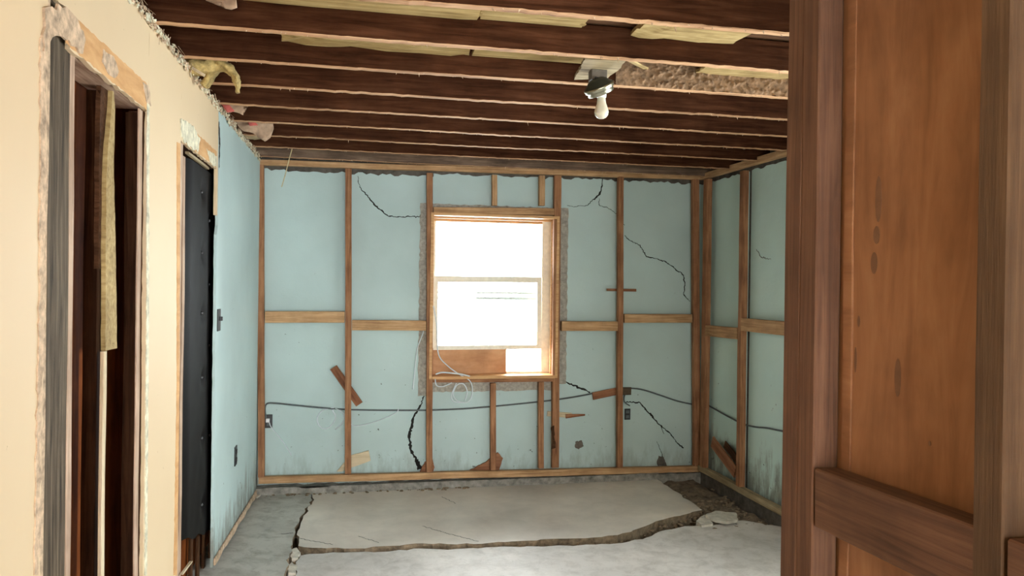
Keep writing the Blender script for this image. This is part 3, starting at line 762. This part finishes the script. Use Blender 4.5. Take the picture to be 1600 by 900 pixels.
# drippy brown coating on the right part of the third joist
y2 = 2.427 + 0.4056 * 2
bm = bmesh.new(); r_ = random.Random(3); g = []
for i in range(281):
    rr = []
    for j in range(33):
        x = 1.12 + (2.2 - 1.12) * i / 280; z = ZT + 0.003 + (JH - 0.008) * j / 32
        d = 0.003 + 0.014 * max(0, noise.fractal(Vector((x * 38, z * 38, 0)), 0.8, 2.0, 4)) * min(1, (x - 1.1) * 5)
        rr.append(bm.verts.new((x, y2 - d, z)))
    g.append(rr)
for i in range(280):
    for j in range(32): bm.faces.new((g[i][j], g[i + 1][j], g[i + 1][j + 1], g[i][j + 1]))
o = link('plaster_residue', bm, 'plaster_drip', smooth=True); tag(o, 'bumpy brown plaster residue on the face of the third joist', 'residue')
# pale boards glimpsed above the joists
def top_board(xa, xb, n, lab, mat='lath', dz=0.092, y0=0.0, ragged=0.0, seed=0, name='ceiling_board'):
    ya, yb = 2.427 + .4056 * n + .05 + y0, 2.427 + .4056 * (n + 1) - .004
    pts = [Vector((xa, ya, ZT + dz)), Vector((xa, yb, ZT + dz)), Vector((xb, yb, ZT + dz)), Vector((xb, ya, ZT + dz))]
    if ragged: pts = rag(pts, 0.03, ragged, (0, 2), seed, closed=True)
    o = link(name, prism(pts, (0, 0, 0.014)), mat); return tag(o, lab, 'board')
def xo(n, px, py): return ony(2.427 + .4056 * (n + 1), px, py).x
top_board(xo(0, 380, 10), xo(0, 745, 18), 0, 'pale board above the gap behind the nearest joist, at the left', 'lath', .098, seed=1, ragged=.003)
top_board(xo(0, 750, 20), xo(0, 908, 36), 0, 'pale board above the gap behind the nearest joist, at the middle', 'lath', .102, seed=2)
top_board(xo(0, 985, 38), xo(0, 1145, 55), 0, 'yellow straw covered board behind the nearest joist, at the right', 'lath', .088, seed=3, ragged=.008)
top_board(xo(1, 440, 55), xo(1, 733, 83), 1, 'torn yellow board above the gap behind the second joist, left part', 'lath', .086, seed=4, ragged=.010)
top_board(xo(1, 737, 80), xo(1, 912, 94), 1, 'yellow board above the gap behind the second joist, next to the light fixture', 'lath', .086, seed=5)
top_board(xo(1, 1086, 104), xo(1, 1225, 116), 1, 'yellow board above the gap behind the second joist, beside the partition', 'lath', .084, seed=6, ragged=.006)
# short block and slanting laths
p = ony(2.80, 755, 21); tag(box_obj('wood_block', p.x - .018, p.x + .018, 2.50, 2.805, p.z - .012, p.z + .02, 'lath'), 'small pale block in the gap behind the nearest joist', 'block')
tag(beam('lath_strip', ony(2.90, 984, 94), ony(3.2, 1010, 106), 0.022, 0.007, 'lath'), 'slanting pale lath just right of the light fixture', 'lath')
tag(beam('lath_strip', ony(2.78, 895, 31), ony(2.795, 914, 39), 0.020, 0.006, 'lath'), 'short pale lath end behind the nearest joist', 'lath')

# ================================================================== LEFT OPENINGS
def lstud(pa, pb, z0, z1, depth, label, mat, xf=XL - 0.012, name='door_stud', cat='stud', group=None, seed=0):
    ya, yb = onx(xf, pa, 450).y, onx(xf, pb, 450).y
    yc = (ya + yb) / 2; xc = xf - depth / 2
    return tag(beam(name, (xc, yc, z0), (xc, yc, z1), depth, yb - ya, mat, up=(0, 1, 0), seed=seed), label, cat, group)
lstud(72, 106, 0.02, 2.245, 0.045, 'weathered grey post at the near side of the first opening', 'grey_wood', seed=41)
lstud(106.5, 114.5, 0.02, 2.15, 0.10, 'thin raw wood strip beside the weathered grey post', 'pink_wood', name='jamb_strip', cat='strip', seed=42)
lstud(215, 220.5, 0.02, 2.14, 0.005, 'thin pale jamb strip at the far side of the first opening', 'pink_wood', name='jamb_strip', cat='strip', seed=43)
lstud(221, 230, 0.02, 2.14, 0.05, 'brown stud edge beside the pale jamb strip of the first opening', 'dark_wood', seed=44)
# header across the first opening
lstud(215, 220.5, 0.02, 2.13, 0.045, 'dark jamb board behind the thin pale strip of the first opening', 'deep_wood', xf=XL - .018, name='jamb_board', cat='board', seed=46)
tag(beam('door_header', (XL - .0625, 2.09, 2.158), (XL - .0625, 2.80, 2.165), 0.085, 0.035, 'pink_wood', seed=45), 'rough header over the first opening in the cream wall', 'beam')
# inside
Xi = XB + 0.025
tag(beam('cavity_stud', (Xi + .02, onx(Xi + .04, 157, 450).y, 0.02), (Xi + .02, onx(Xi + .04, 157, 450).y, 2.13), .04, .05, 'deep_wood', up=(0, 1, 0)), 'dark stud inside the first opening, behind the hanging splintered board', 'stud')
Xh = XL - 0.035
hb = [onx(Xh, *p) for p in ((177, 128), (180, 170), (178, 260), (181, 400), (183, 544), (165, 548), (165, 400), (166, 300), (169, 225), (174, 175))]
o = link('hanging_board', prism(rag(hb, .03, .003, (1,), 3, closed=True), (-0.012, -0.004, 0)), 'lath'); tag(o, 'splintered pale board hanging in the first opening, pointed at the top', 'board')
hb = [onx(Xh - .013, *p) for p in ((158, 124), (177, 128), (170, 190), (165, 240), (164, 420), (154, 420), (155, 240))]
o = link('hanging_board', prism(rag(hb, .03, .003, (1,), 4, closed=True), (-0.012, -0.004, 0)), 'dark_wood'); tag(o, 'dark brown split board directly behind the pale hanging one', 'board')
a, b = onx(Xh, 161, 549), onx(Xh, 158, 940)
tag(beam('lath_strip', Vector((a.x, (a.y + b.y) / 2, 0.03)), Vector((a.x, (a.y + b.y) / 2, a.z)), .012, .026, 'scrap_pale', up=(0, 1, 0)), 'narrow pale strip standing below the hanging splintered board', 'lath')

# second opening: tufted black padded door
lstud(279, 283, 0.02, 2.135, 0.07, 'pale jamb edge of the opening with the black padded door', 'pink_wood', name='jamb_strip', cat='strip', seed=48)
Xd = XL - 0.050
ya, yb = onx(Xd, 288, 450).y, onx(Xd, 336.5, 450).y + .02
d2 = bpy.data.objects.new('door_1', None); COL.objects.link(d2); d2.location = (Xd, (ya + yb) / 2, 0.1); struct(d2)
d2['label'] = 'black padded door with tufted buttons'
but = [onx(Xd, 313, y_) for y_ in (300, 395, 489, 590, 685, 789)]
but += [onx(Xd, 325, y_) for y_ in (345, 445, 540, 680)]
bm = bmesh.new(); g = []
NY, NZ = 40, 150
for i in range(NY + 1):
    rr = []
    for j in range(NZ + 1):
        t = j / NZ; y = ya + (yb - ya) * i / NY
        zb = 0.39 - 0.19 * i / NY + 0.008 * math.sin(i * .5)
        z = zb + (2.115 - zb) * t
        d = 0.016
        for q in but:
            dd = math.hypot(y - q.y, z - q.z); d -= 0.016 * math.exp(-(dd / 0.045) ** 2)
        d += 0.002 * noise.noise(Vector((y * 9, z * 9, 0)))
        e = min(i, NY - i) / 2.5
        if e < 1: d *= e
        rr.append(bm.verts.new((Xd + d - d2.location.x, y - d2.location.y, z - .1)))
    g.append(rr)
for i in range(NY):
    for j in range(NZ): bm.faces.new((g[i][j], g[i + 1][j], g[i + 1][j + 1], g[i][j + 1]))
link('padding', bm, 'black_vinyl', d2, smooth=True)
box_obj('door_leaf', Xd - .03, Xd - .001, ya, yb, 0.40, 2.115, 'black_vinyl', d2)
for q in but:
    bm = bmesh.new(); bmesh.ops.create_uvsphere(bm, u_segments=12, v_segments=8, radius=0.009)
    link('button', bm, 'button', d2, loc=Vector((Xd + .004, q.y, q.z)) - d2.location, smooth=True)
lstud(284.5, 288, 0.03, 2.1, 0.02, 'thin pale strip along the black padded door', 'pink_wood', xf=XL - .028, name='door_stop', cat='strip', seed=49)
tag(beam('door_header', (XL - .06, 3.29, 2.150), (XL - .06, 4.08, 2.150), 0.085, 0.03, 'dark_wood', seed=50), 'dark header over the black padded door', 'beam')
tag(beam('door_stop', (XL - .022, 3.5, 2.120), (XL - .022, 3.95, 2.118), 0.016, 0.012, 'oldboard', seed=51), 'short pale strip under the header above the black padded door', 'strip')
# broken wood below the door
r_ = random.Random(9)
for k, (px, y0_, y1_, lab) in enumerate(((297, 892, 840, 'broken brown slat below the black door, nearest the pale strip'), (308, 895, 846, 'broken brown slat below the black door, second from the pale strip'),
                                        (318, 890, 850, 'broken brown slat below the black door, third from the pale strip'), (328, 885, 838, 'broken brown slat below the black door, beside the blue wall'))):
    a, b = onx(Xd - .01, px, y0_), onx(Xd - .01, px + 1, y1_ - 18)
    a.z = .045; b.z += .03
    tag(beam('broken_slat', a, b, .014, .045, 'dark_wood', up=(0, 1, 0), seed=k, taper=.8), lab, 'wood', 'broken slats below the black door')
tag(beam('lath_strip', onx(XL - .015, 284, 897), onx(XL - .012, 299, 878), .006, .014, 'scrap_pale', up=(1, 0, 0)), 'small pale lath leaning at the foot of the black door opening', 'lath')
# black switch and outlet on the blue left wall
def plate_left(px, py, w_, h_, name, label, cat):
    c = onx(XL, px, py)
    e = empty(name, c, label, cat)
    box_obj('cover', XL, XL + .006, c.y - w_ / 2, c.y + w_ / 2, c.z - h_ / 2, c.z + h_ / 2, 'black', e)
    return e, c
e, c = plate_left(341, 500, .075, .115, 'light_switch', 'black light switch on the blue left wall beside the black door', 'switch')
box_obj('toggle', XL + .006, XL + .022, c.y - .006, c.y + .006, c.z - .004, c.z + .018, 'black', e)
e, c = plate_left(367.5, 712, .075, .115, 'wall_outlet', 'black outlet low on the blue left wall', 'outlet')
for s in (-1, 1): box_obj('socket', XL + .006, XL + .011, c.y - .015, c.y + .015, c.z + s * .025 - .012, c.z + s * .025 + .012, 'black', e)

# ================================================================== NEAR PARTITION (right foreground)
def pstud(pa, pb, z0, z1, label, mat, seed, d=0.042):
    yb, ya = onx(XP, pa, 450).y, onx(XP, pb, 450).y
    return tag(beam('partition_stud', (XP + d / 2, (ya + yb) / 2, z0), (XP + d / 2, (ya + yb) / 2, z1), d, yb - ya, mat, up=(0, 1, 0), seed=seed, wob=.0006), label, 'stud', 'studs of the near partition')
pstud(1225, 1249.5, 0, 2.588, 'brown stud at the very end of the near partition, by the room', 'partition', 60)
pstud(1250, 1275, 0, 2.588, 'second brown stud of the near partition, doubled against its end stud', 'partition', 61)
pstud(1524, 1573, 0, 2.588, 'greyish stud of the near partition at the right edge of the photo', 'partition_gray', 62)
a = onx(XP + .034, 1312, 450)
tag(beam('batten', (XP + .0425, 1.012, 0), (XP + .0425, 1.012, 2.5), .0035, .02, 'ply', up=(0, 1, 0)), 'narrow orange strip between the doubled studs and the plywood', 'strip')
y1_, y2_ = onx(XP, 1274, 776).y, onx(XP, 1524, 870).y
zt = onx(XP, 1273, 731).z; zbm = onx(XP, 1273, 823).z
ze = onx(XP, 1523, 822).z
pb = tag(beam('blocking', (XP + .02, y1_, (zt + zbm) / 2), (XP + .02, y2_, ze - (zt - zbm) / 2), .040, zt - zbm, 'partition', seed=63, wob=.0006), 'short horizontal block nailed between the studs of the near partition', 'block')
c = onx(XP - .0005, 1354, 787); bm = bmesh.new(); bmesh.ops.create_uvsphere(bm, u_segments=10, v_segments=6, radius=.004)
link('nail_head', bm, 'crack', pb, rot=pb.matrix_local.inverted() @ Matrix.Translation(c))
y3 = onx(XP, 1574.5, 880).y; zz = onx(XP, 1577, 843).z
tag(beam('blocking', (XP + .02, y3, zz - .045), (XP + .02, y3 - .3, zz - .045), .040, .09, 'partition', seed=64, wob=.0006), 'short block at the right edge of the photo, beyond the greyish stud', 'block')

# ================================================================== LIGHT FIXTURE
zb_ = ZT + 0.008
bp = [onz(zb_, *p) for p in ((914, 93), (978, 95), (968, 108), (957, 116), (950, 122), (897, 125))]
for q in bp: q.y = min(q.y, 3.232)
o = link('fixture_board', prism(rag(bp, .02, .003, (0, 1), 5, closed=True), (0, 0, .014)), 'oldboard'); tag(o, 'grey beige board between the joists that the light fixture hangs from', 'board')
FC = ony(3.02, 936, 136)
fx = empty('light_fixture', FC, 'bare bulb light fixture with a tilted chrome canopy hanging from the joists', 'lamp')
up_v = Vector((-0.43, -0.25, 0.88)).normalized()
q = Vector((0, 0, 1)).rotation_difference(up_v).to_matrix().to_4x4()
bm = bmesh.new()
lathe(bm, [(0.0, 0.036), (0.028, 0.035), (0.040, 0.028), (0.050, 0.016), (0.060, 0.009), (0.064, 0.004)], q)
link('canopy_back', bm, 'fix_dark', fx, smooth=True)
bm = bmesh.new()
lathe(bm, [(0.064, 0.005), (0.0665, 0.003), (0.0665, -0.002), (0.063, -0.005), (0.0635, -0.010), (0.060, -0.013), (0.056, -0.014), (0.0565, -0.026), (0.052, -0.030), (0.030, -0.030), (0.0, -0.030)], q, 48)
link('canopy_rim', bm, 'chrome', fx, smooth=True)
qb = Vector((0, 0, 1)).rotation_difference(Vector((-0.05, -0.10, 0.99)).normalized()).to_matrix().to_4x4()
off = Matrix.Translation(q @ Vector((0.002, 0, -0.026)))
bm = bmesh.new(); lathe(bm, [(0.019, 0.004), (0.021, -0.004), (0.0195, -0.020), (0.0, -0.020)], off @ qb, 24)
link('socket', bm, 'white_plastic', fx, smooth=True)
bm = bmesh.new()
lathe(bm, [(0.0165, -0.012), (0.0175, -0.030), (0.0195, -0.044), (0.0245, -0.058), (0.0285, -0.070), (0.0300, -0.080), (0.0275, -0.092), (0.020, -0.102), (0.010, -0.107), (0, -0.108)], off @ qb, 32)
bl = link('bulb', bm, 'bulb', fx, smooth=True); bl['label'] = 'frosted white light bulb'
c = ony(3.06, 934, 116)
box_obj('junction_box', c.x - .034, c.x + .034, 3.035, 3.085, c.z - .03, zb_, 'steel', fx)
for s in (-.01, .012):
    tube('wire', [Vector((c.x + s, 3.05, c.z - .025)), Vector((c.x + s * 2.2, 3.03, c.z - .035)), FC + up_v * .045], .0022, 'black', fx)

# ================================================================== INSULATION, PAPER, SPLINTERS
def slab_strip(path, widths, thick, name, mat, label, cat, across=Vector((0, 1, 0)), disp=.012, seed=0, parent=None):
    """a drooping batt: cross-sections swept along path"""
    bm = bmesh.new(); rows = []
    P = [Vector(p) for p in path]; Q = []; Wd = []
    for i in range(len(P) - 1):
        a = P[max(0, i - 1)]; b = P[i]; c = P[i + 1]; d = P[min(len(P) - 1, i + 2)]
        for j in range(8):
            t = j / 8
            Q.append(0.5 * ((2 * b) + (c - a) * t + (2 * a - 5 * b + 4 * c - d) * t * t + (3 * b - a - 3 * c + d) * t ** 3)); Wd.append(widths[i] * (1 - t) + widths[i + 1] * t)
    Q.append(P[-1]); Wd.append(widths[-1])
    for i, q_ in enumerate(Q):
        t = (Q[min(i + 1, len(Q) - 1)] - Q[max(i - 1, 0)]).normalized(); n_ = t.cross(across).normalized()
        row = []
        for k in range(16):
            a = 2 * math.pi * k / 16
            v = q_ + across * math.cos(a) * Wd[i] / 2 + n_ * math.sin(a) * (thick if not isinstance(thick, (list, tuple)) else thick[min(i // 8, len(thick) - 1)] * (1 - (i % 8) / 8) + thick[min(i // 8 + 1, len(thick) - 1)] * (i % 8) / 8) / 2
            v += noise.noise_vector(v * 26 + Vector((seed, 0, 0))) * disp + noise.noise_vector(v * 90) * disp * .4
            row.append(bm.verts.new(v - P[0]))
        rows.append(row)
    for a, b in zip(rows, rows[1:]):
        for k in range(16): bm.faces.new((a[k], b[k], b[(k + 1) % 16], a[(k + 1) % 16]))
    bm.faces.new(rows[0]); bm.faces.new(rows[-1])
    if parent is not None: return link(name, bm, mat, parent, loc=P[0] - parent.location, smooth=True)
    return tag(link(name, bm, mat, loc=P[0], smooth=True), label, cat)
Yi = 3.46
ins_o = slab_strip([ony(Yi, *p) for p in ((284, 96), (305, 103), (328, 102), (349, 102), (364, 113), (370, 128), (371, 146))], [.13, .13, .11, .10, .08, .06, .03], [.05, .085, .07, .045, .036, .034, .02], 'insulation', 'fiber', 'torn yellow insulation drooping in an arch from the top of the left wall', 'insulation')
slab_strip([ony(Yi + .03, *p) for p in ((345, 100), (334, 112), (326, 124), (318, 135))], [.10, .10, .08, .04], .034, 'tuft', 'fiber', None, None, seed=5, parent=ins_o)
tag(beam('lath_strip', ony(3.40, 300, 106), ony(3.38, 320, 118), .004, .012, 'scrap_pale'), 'short pale splinter beside the yellow insulation', 'splinter')
def paper(Y, pts, mat, lab, seed, cat='paper', t=.006, disp=.014):
    q_ = rag([ony(Y, *p) for p in pts], .03, .006, (0, 2), seed, closed=True)
    return tag(blob('torn_paper', q_, (0, t, 0), mat, disp=disp, seed=seed, fr=14), lab, cat)
paper(4.18, ((345, 160), (372, 160), (388, 165), (380, 170), (379, 179), (362, 172), (352, 176)), 'paper', 'pale torn insulation paper under the fifth joist at the left wall', 1)
paper(4.16, ((346, 161), (357, 162), (366, 172), (354, 174)), 'paper_red', 'small red printed paper scrap under the fifth joist at the left wall', 2)
paper(4.60, ((362, 186), (400, 190), (427, 191), (421, 214), (414, 219), (402, 210), (380, 203)), 'paper', 'larger torn insulation paper hanging under the sixth joist at the left wall', 3)
paper(4.58, ((386, 189), (398, 189), (402, 196), (390, 196)), 'paper_red', 'red printed patch on the larger hanging insulation paper', 4, t=.003, disp=.008)
paper(4.95, ((372, 202), (396, 204), (412, 215), (398, 218), (380, 212)), 'oldboard', 'grey crumpled flap behind the larger hanging insulation paper', 5)
paper(2.80, ((322, 0), (345, 2), (352, 13), (362, 15), (370, 12), (368, -6), (320, -8)), 'paper', 'brown torn paper hanging at the top edge of the photo', 6, disp=.006)
tag(tube('straw', [ony(5.675, *p) for p in ((457, 230), (451, 252), (446, 272), (440, 292))], .0035, 'straw'), 'thin pale straw hanging from the ceiling near the left corner', 'straw')
tag(blob('plaster_bit', [ony(5.2, *p) for p in ((1000, 219), (1007, 218), (1008, 223), (1001, 224))], (0, .02, 0), 'torn_pale', disp=.004), 'small pale plaster bit stuck on a joist near the right', 'plaster')
# splinters clinging to joist edges
bm = bmesh.new(); r_ = random.Random(21)
for k in range(420):
    n = r_.randrange(0, 9); y = 2.427 + .4056 * n + r_.uniform(0, .036); x = r_.uniform(-.6, 2.6)
    c = Vector((x, y, ZT + .003)); l = r_.uniform(.003, .012) * (2 if r_.random() < .08 else 1)
    s = r_.uniform(.0012, .004)
    prism([c - Vector((s, 0, 0)), c + Vector((s, 0, 0)), c + Vector((r_.uniform(-.006, .006), 0, -l))], (0, .003, 0), bm)
tag(link('splinters', bm, 'torn'), 'tiny splinters and plaster crumbs clinging under the joists', 'splinters', kind='stuff')

# ================================================================== SCRAPS ON THE FAR WALL
YB = YF + FD + .010
def scrap(pa, pb, h, label, mat='scrap', Y=YB, t=.014, seed=0, taper=None, name='wood_scrap'):
    return tag(beam(name, ony(Y + t / 2, *pa), ony(Y + t / 2, *pb), t, h, mat, up=(0, 0, 1), seed=seed, taper=taper, rag=.004), label, 'wood')
scrap((521, 574), (561, 632), .058, 'red brown wood scrap slanting behind a stud left of the window', seed=1)
scrap((926, 619), (970, 610), .06, 'red brown board piece lying level right of the window', seed=2)
scrap((970, 611), (986, 611), .062, 'dark grey end piece beside the level red brown board', 'grey_wood', seed=3)
scrap((855, 646), (893, 649), .040, 'cream splintered board piece below the right part of the window', 'scrap_pale', seed=4)
scrap((884, 650), (914, 648), .034, 'red brown splinter pointing right from the cream board piece', seed=5, taper=.35, Y=YB - .02)
scrap((948, 453), (994, 453), .020, 'thin level stick behind the stud right of the window', seed=6, t=.012)
o = link('board_scrap', prism(rag([ony(YB, *p) for p in ((526, 737), (547, 712), (576, 704), (579, 720), (548, 731), (534, 737))], .03, .002, (0, 2), 2, closed=True), (0, .012, 0)), 'scrap_pale'); tag(o, 'cream board scrap leaning behind a stud above the sole plate', 'wood')
def shard(pts, lab, mat='scrap', Y=YB, seed=0, d=(0, .016, 0)):
    return tag(link('wood_shard', prism(rag([ony(Y, *p) for p in pts], .02, .004, (0, 2), seed, closed=True), d), mat), lab, 'wood')
shard(((733, 736), (762, 720), (778, 707), (786, 716), (780, 736)), 'reddish broken shard at the foot of the middle short stud', seed=1)
shard(((656, 737), (664, 722), (676, 718), (679, 730), (677, 737)), 'small reddish shard at the foot of the stud left of the window', seed=2)
shard(((861, 668), (866, 665), (868, 700), (862, 702), (864, 690)), 'dark splinter on the stud right below the window', 'dark_wood', Y=YF - .012, seed=3, d=(0, .01, 0))
# planks in the right corner bay
def rp(p): return onx(XR + .025, *p)
tag(beam('wood_scrap', rp((1113, 690)), rp((1149, 738)), .014, .095, 'scrap', up=(0, 0, 1), seed=8), 'wide brown board leaning in the right wall bay beside the corner', 'wood')
tag(beam('wood_scrap', rp((1129, 694)) + Vector((.02, 0, 0)), rp((1150, 722)) + Vector((.02, 0, 0)), .012, .06, 'dark_wood', up=(0, 0, 1), seed=9), 'darker board behind the wide leaning board in the right wall bay', 'wood')

# ================================================================== CABLES AND OUTLETS
YC = YM - .012
def cable(pts, r, lab, mat='cable', Y=YC, name='cable', cat='cable', ys=None):
    P_ = [ony(Y if ys is None else ys[i], *p) for i, p in enumerate(pts)]
    return tag(tube(name, P_, r, mat), lab, cat)
cable([(416, 654), (414, 640), (417, 631), (430, 630), (460, 633), (500, 637), (545, 640), (600, 641), (660, 641), (720, 639), (770, 635), (830, 629), (880, 623), (920, 616), (950, 609), (972, 607), (1000, 608), (1030, 617), (1060, 627), (1088, 633)], .0062, 'long grey cable running along the whole far wall')
def cr_(pts, r, lab):
    return tag(tube('cable', [onx(XM - .012, *p) for p in pts], r, 'cable'), lab, 'cable')
cr_([(1106, 633), (1122, 642), (1140, 652), (1160, 662), (1180, 667), (1200, 669), (1225, 674), (1245, 676)], .0062, 'grey cable sagging across the right wall')
cable([(984, 634), (976, 628), (976, 618), (982, 609)], .005, 'short grey cable loop above the outlet right of the window', Y=YC - .012)
cable([(522, 637), (505, 641), (496, 652), (498, 664), (508, 670), (520, 662), (524, 650), (520, 641), (530, 640), (538, 650), (534, 662), (524, 671)], .0045, 'coiled pale wire hanging from the cable left of the window', 'wire', name='wire', cat='wire')
cable([(524, 638), (536, 645), (545, 658), (553, 665), (572, 663), (600, 654), (620, 644), (622, 638)], .0038, 'loose pale wire trailing right of the coil', 'wire', Y=YC - .014, name='wire', cat='wire')
cable([(663, 503), (661, 520), (652, 545), (648, 580), (645, 608)], .0042, 'white wire hanging beside the left window stud', 'wire', Y=YB, name='wire', cat='wire')
cable([(677, 478), (682, 505), (683, 530), (686, 556), (700, 572), (716, 584), (733, 594), (738, 606), (736, 622), (728, 629), (714, 626), (708, 616), (714, 602), (724, 600), (730, 612), (726, 626)], .0045, 'long white wire looping down over the window sill', 'wire', name='wire', cat='wire', ys=[YF - .01] * 16)
cable([(681, 585), (690, 582), (706, 583), (722, 585), (734, 588)], .006, 'flat white wire bundle lying on the window sill', 'wire', Y=YF - .012, name='wire', cat='wire')
cable([(680, 592), (682, 602), (692, 604), (706, 598)], .0042, 'short white wire loop at the left end of the window sill', 'wire', Y=YF - .012, name='wire', cat='wire')
cable([(713, 599), (708, 610), (705, 620), (710, 628), (724, 629)], .0042, 'thin white wire loop hanging beneath the window sill', 'wire', Y=YF - .014, name='wire', cat='wire')
c1 = ony(YM, 420, 658)
e = empty('wall_outlet', c1, 'black outlet with a white plug beside the left corner stud', 'outlet')
box_obj('cover', c1.x - .026, c1.x + .026, YM - .008, YM, c1.z - .05, c1.z + .05, 'black', e)
box_obj('socket', c1.x - .014, c1.x + .014, YM - .012, YM - .008, c1.z - .034, c1.z - .010, 'cable', e)
cp = ony(YM, 419, 656); pl = empty('plug', cp, 'white plug in the black outlet with its cord hanging', 'plug')
box_obj('plug_body', cp.x - .013, cp.x + .013, YM - .035, YM - .0125, cp.z - .014, cp.z + .014, 'white_plastic', pl)
tube('cord', [ony(YM - .03, *p) for p in ((420, 658), (424, 668), (434, 680), (446, 696), (456, 712))], .0036, 'wire', pl)
c1 = ony(YM, 980, 647)
e = empty('wall_outlet', c1, 'dark outlet under the short cable loop right of the window', 'outlet')
box_obj('cover', c1.x - .025, c1.x + .025, YM - .008, YM, c1.z - .045, c1.z + .045, 'black', e)
for s in (-1, 1): box_obj('socket', c1.x - .014, c1.x + .014, YM - .012, YM - .008, c1.z + s * .02 - .012, c1.z + s * .02 + .012, 'cable', e)

# ================================================================== LOOSE CONCRETE
def chunk(pts, z, h, lab, seed, fr=12, disp=.008, mat='rubble', tilt=0):
    q_ = rag([onz(z, *p) for p in pts], .03, .006, (0, 1), seed, closed=True)
    return tag(blob('concrete_chunk', q_, (tilt, 0, -h), mat, disp=disp, sub=1, seed=seed, fr=fr, smooth=False), lab, 'concrete')
chunk(((1102, 804), (1118, 798), (1150, 801), (1152, 812), (1135, 815), (1118, 812)), .022, .018, 'flat pale concrete piece lying on the dirt in the right corner', 1, disp=.0015)
chunk(((1088, 812), (1100, 804), (1108, 808), (1114, 818), (1096, 820)), .005, .05, 'chunky concrete lump left of the flat pale piece', 2)
chunk(((452, 862), (462, 855), (470, 862), (466, 872), (456, 872)), -.005, .04, 'crumbled concrete lump at the left end of the floor crack', 3)
chunk(((448, 884), (456, 878), (464, 884), (462, 895), (450, 895)), -.01, .04, 'crumbled concrete lump in the crack at the bottom edge', 4)
chunk(((398, 772), (404, 768), (408, 772), (402, 777)), .015, .02, 'small concrete lump in the left corner of the room', 5)
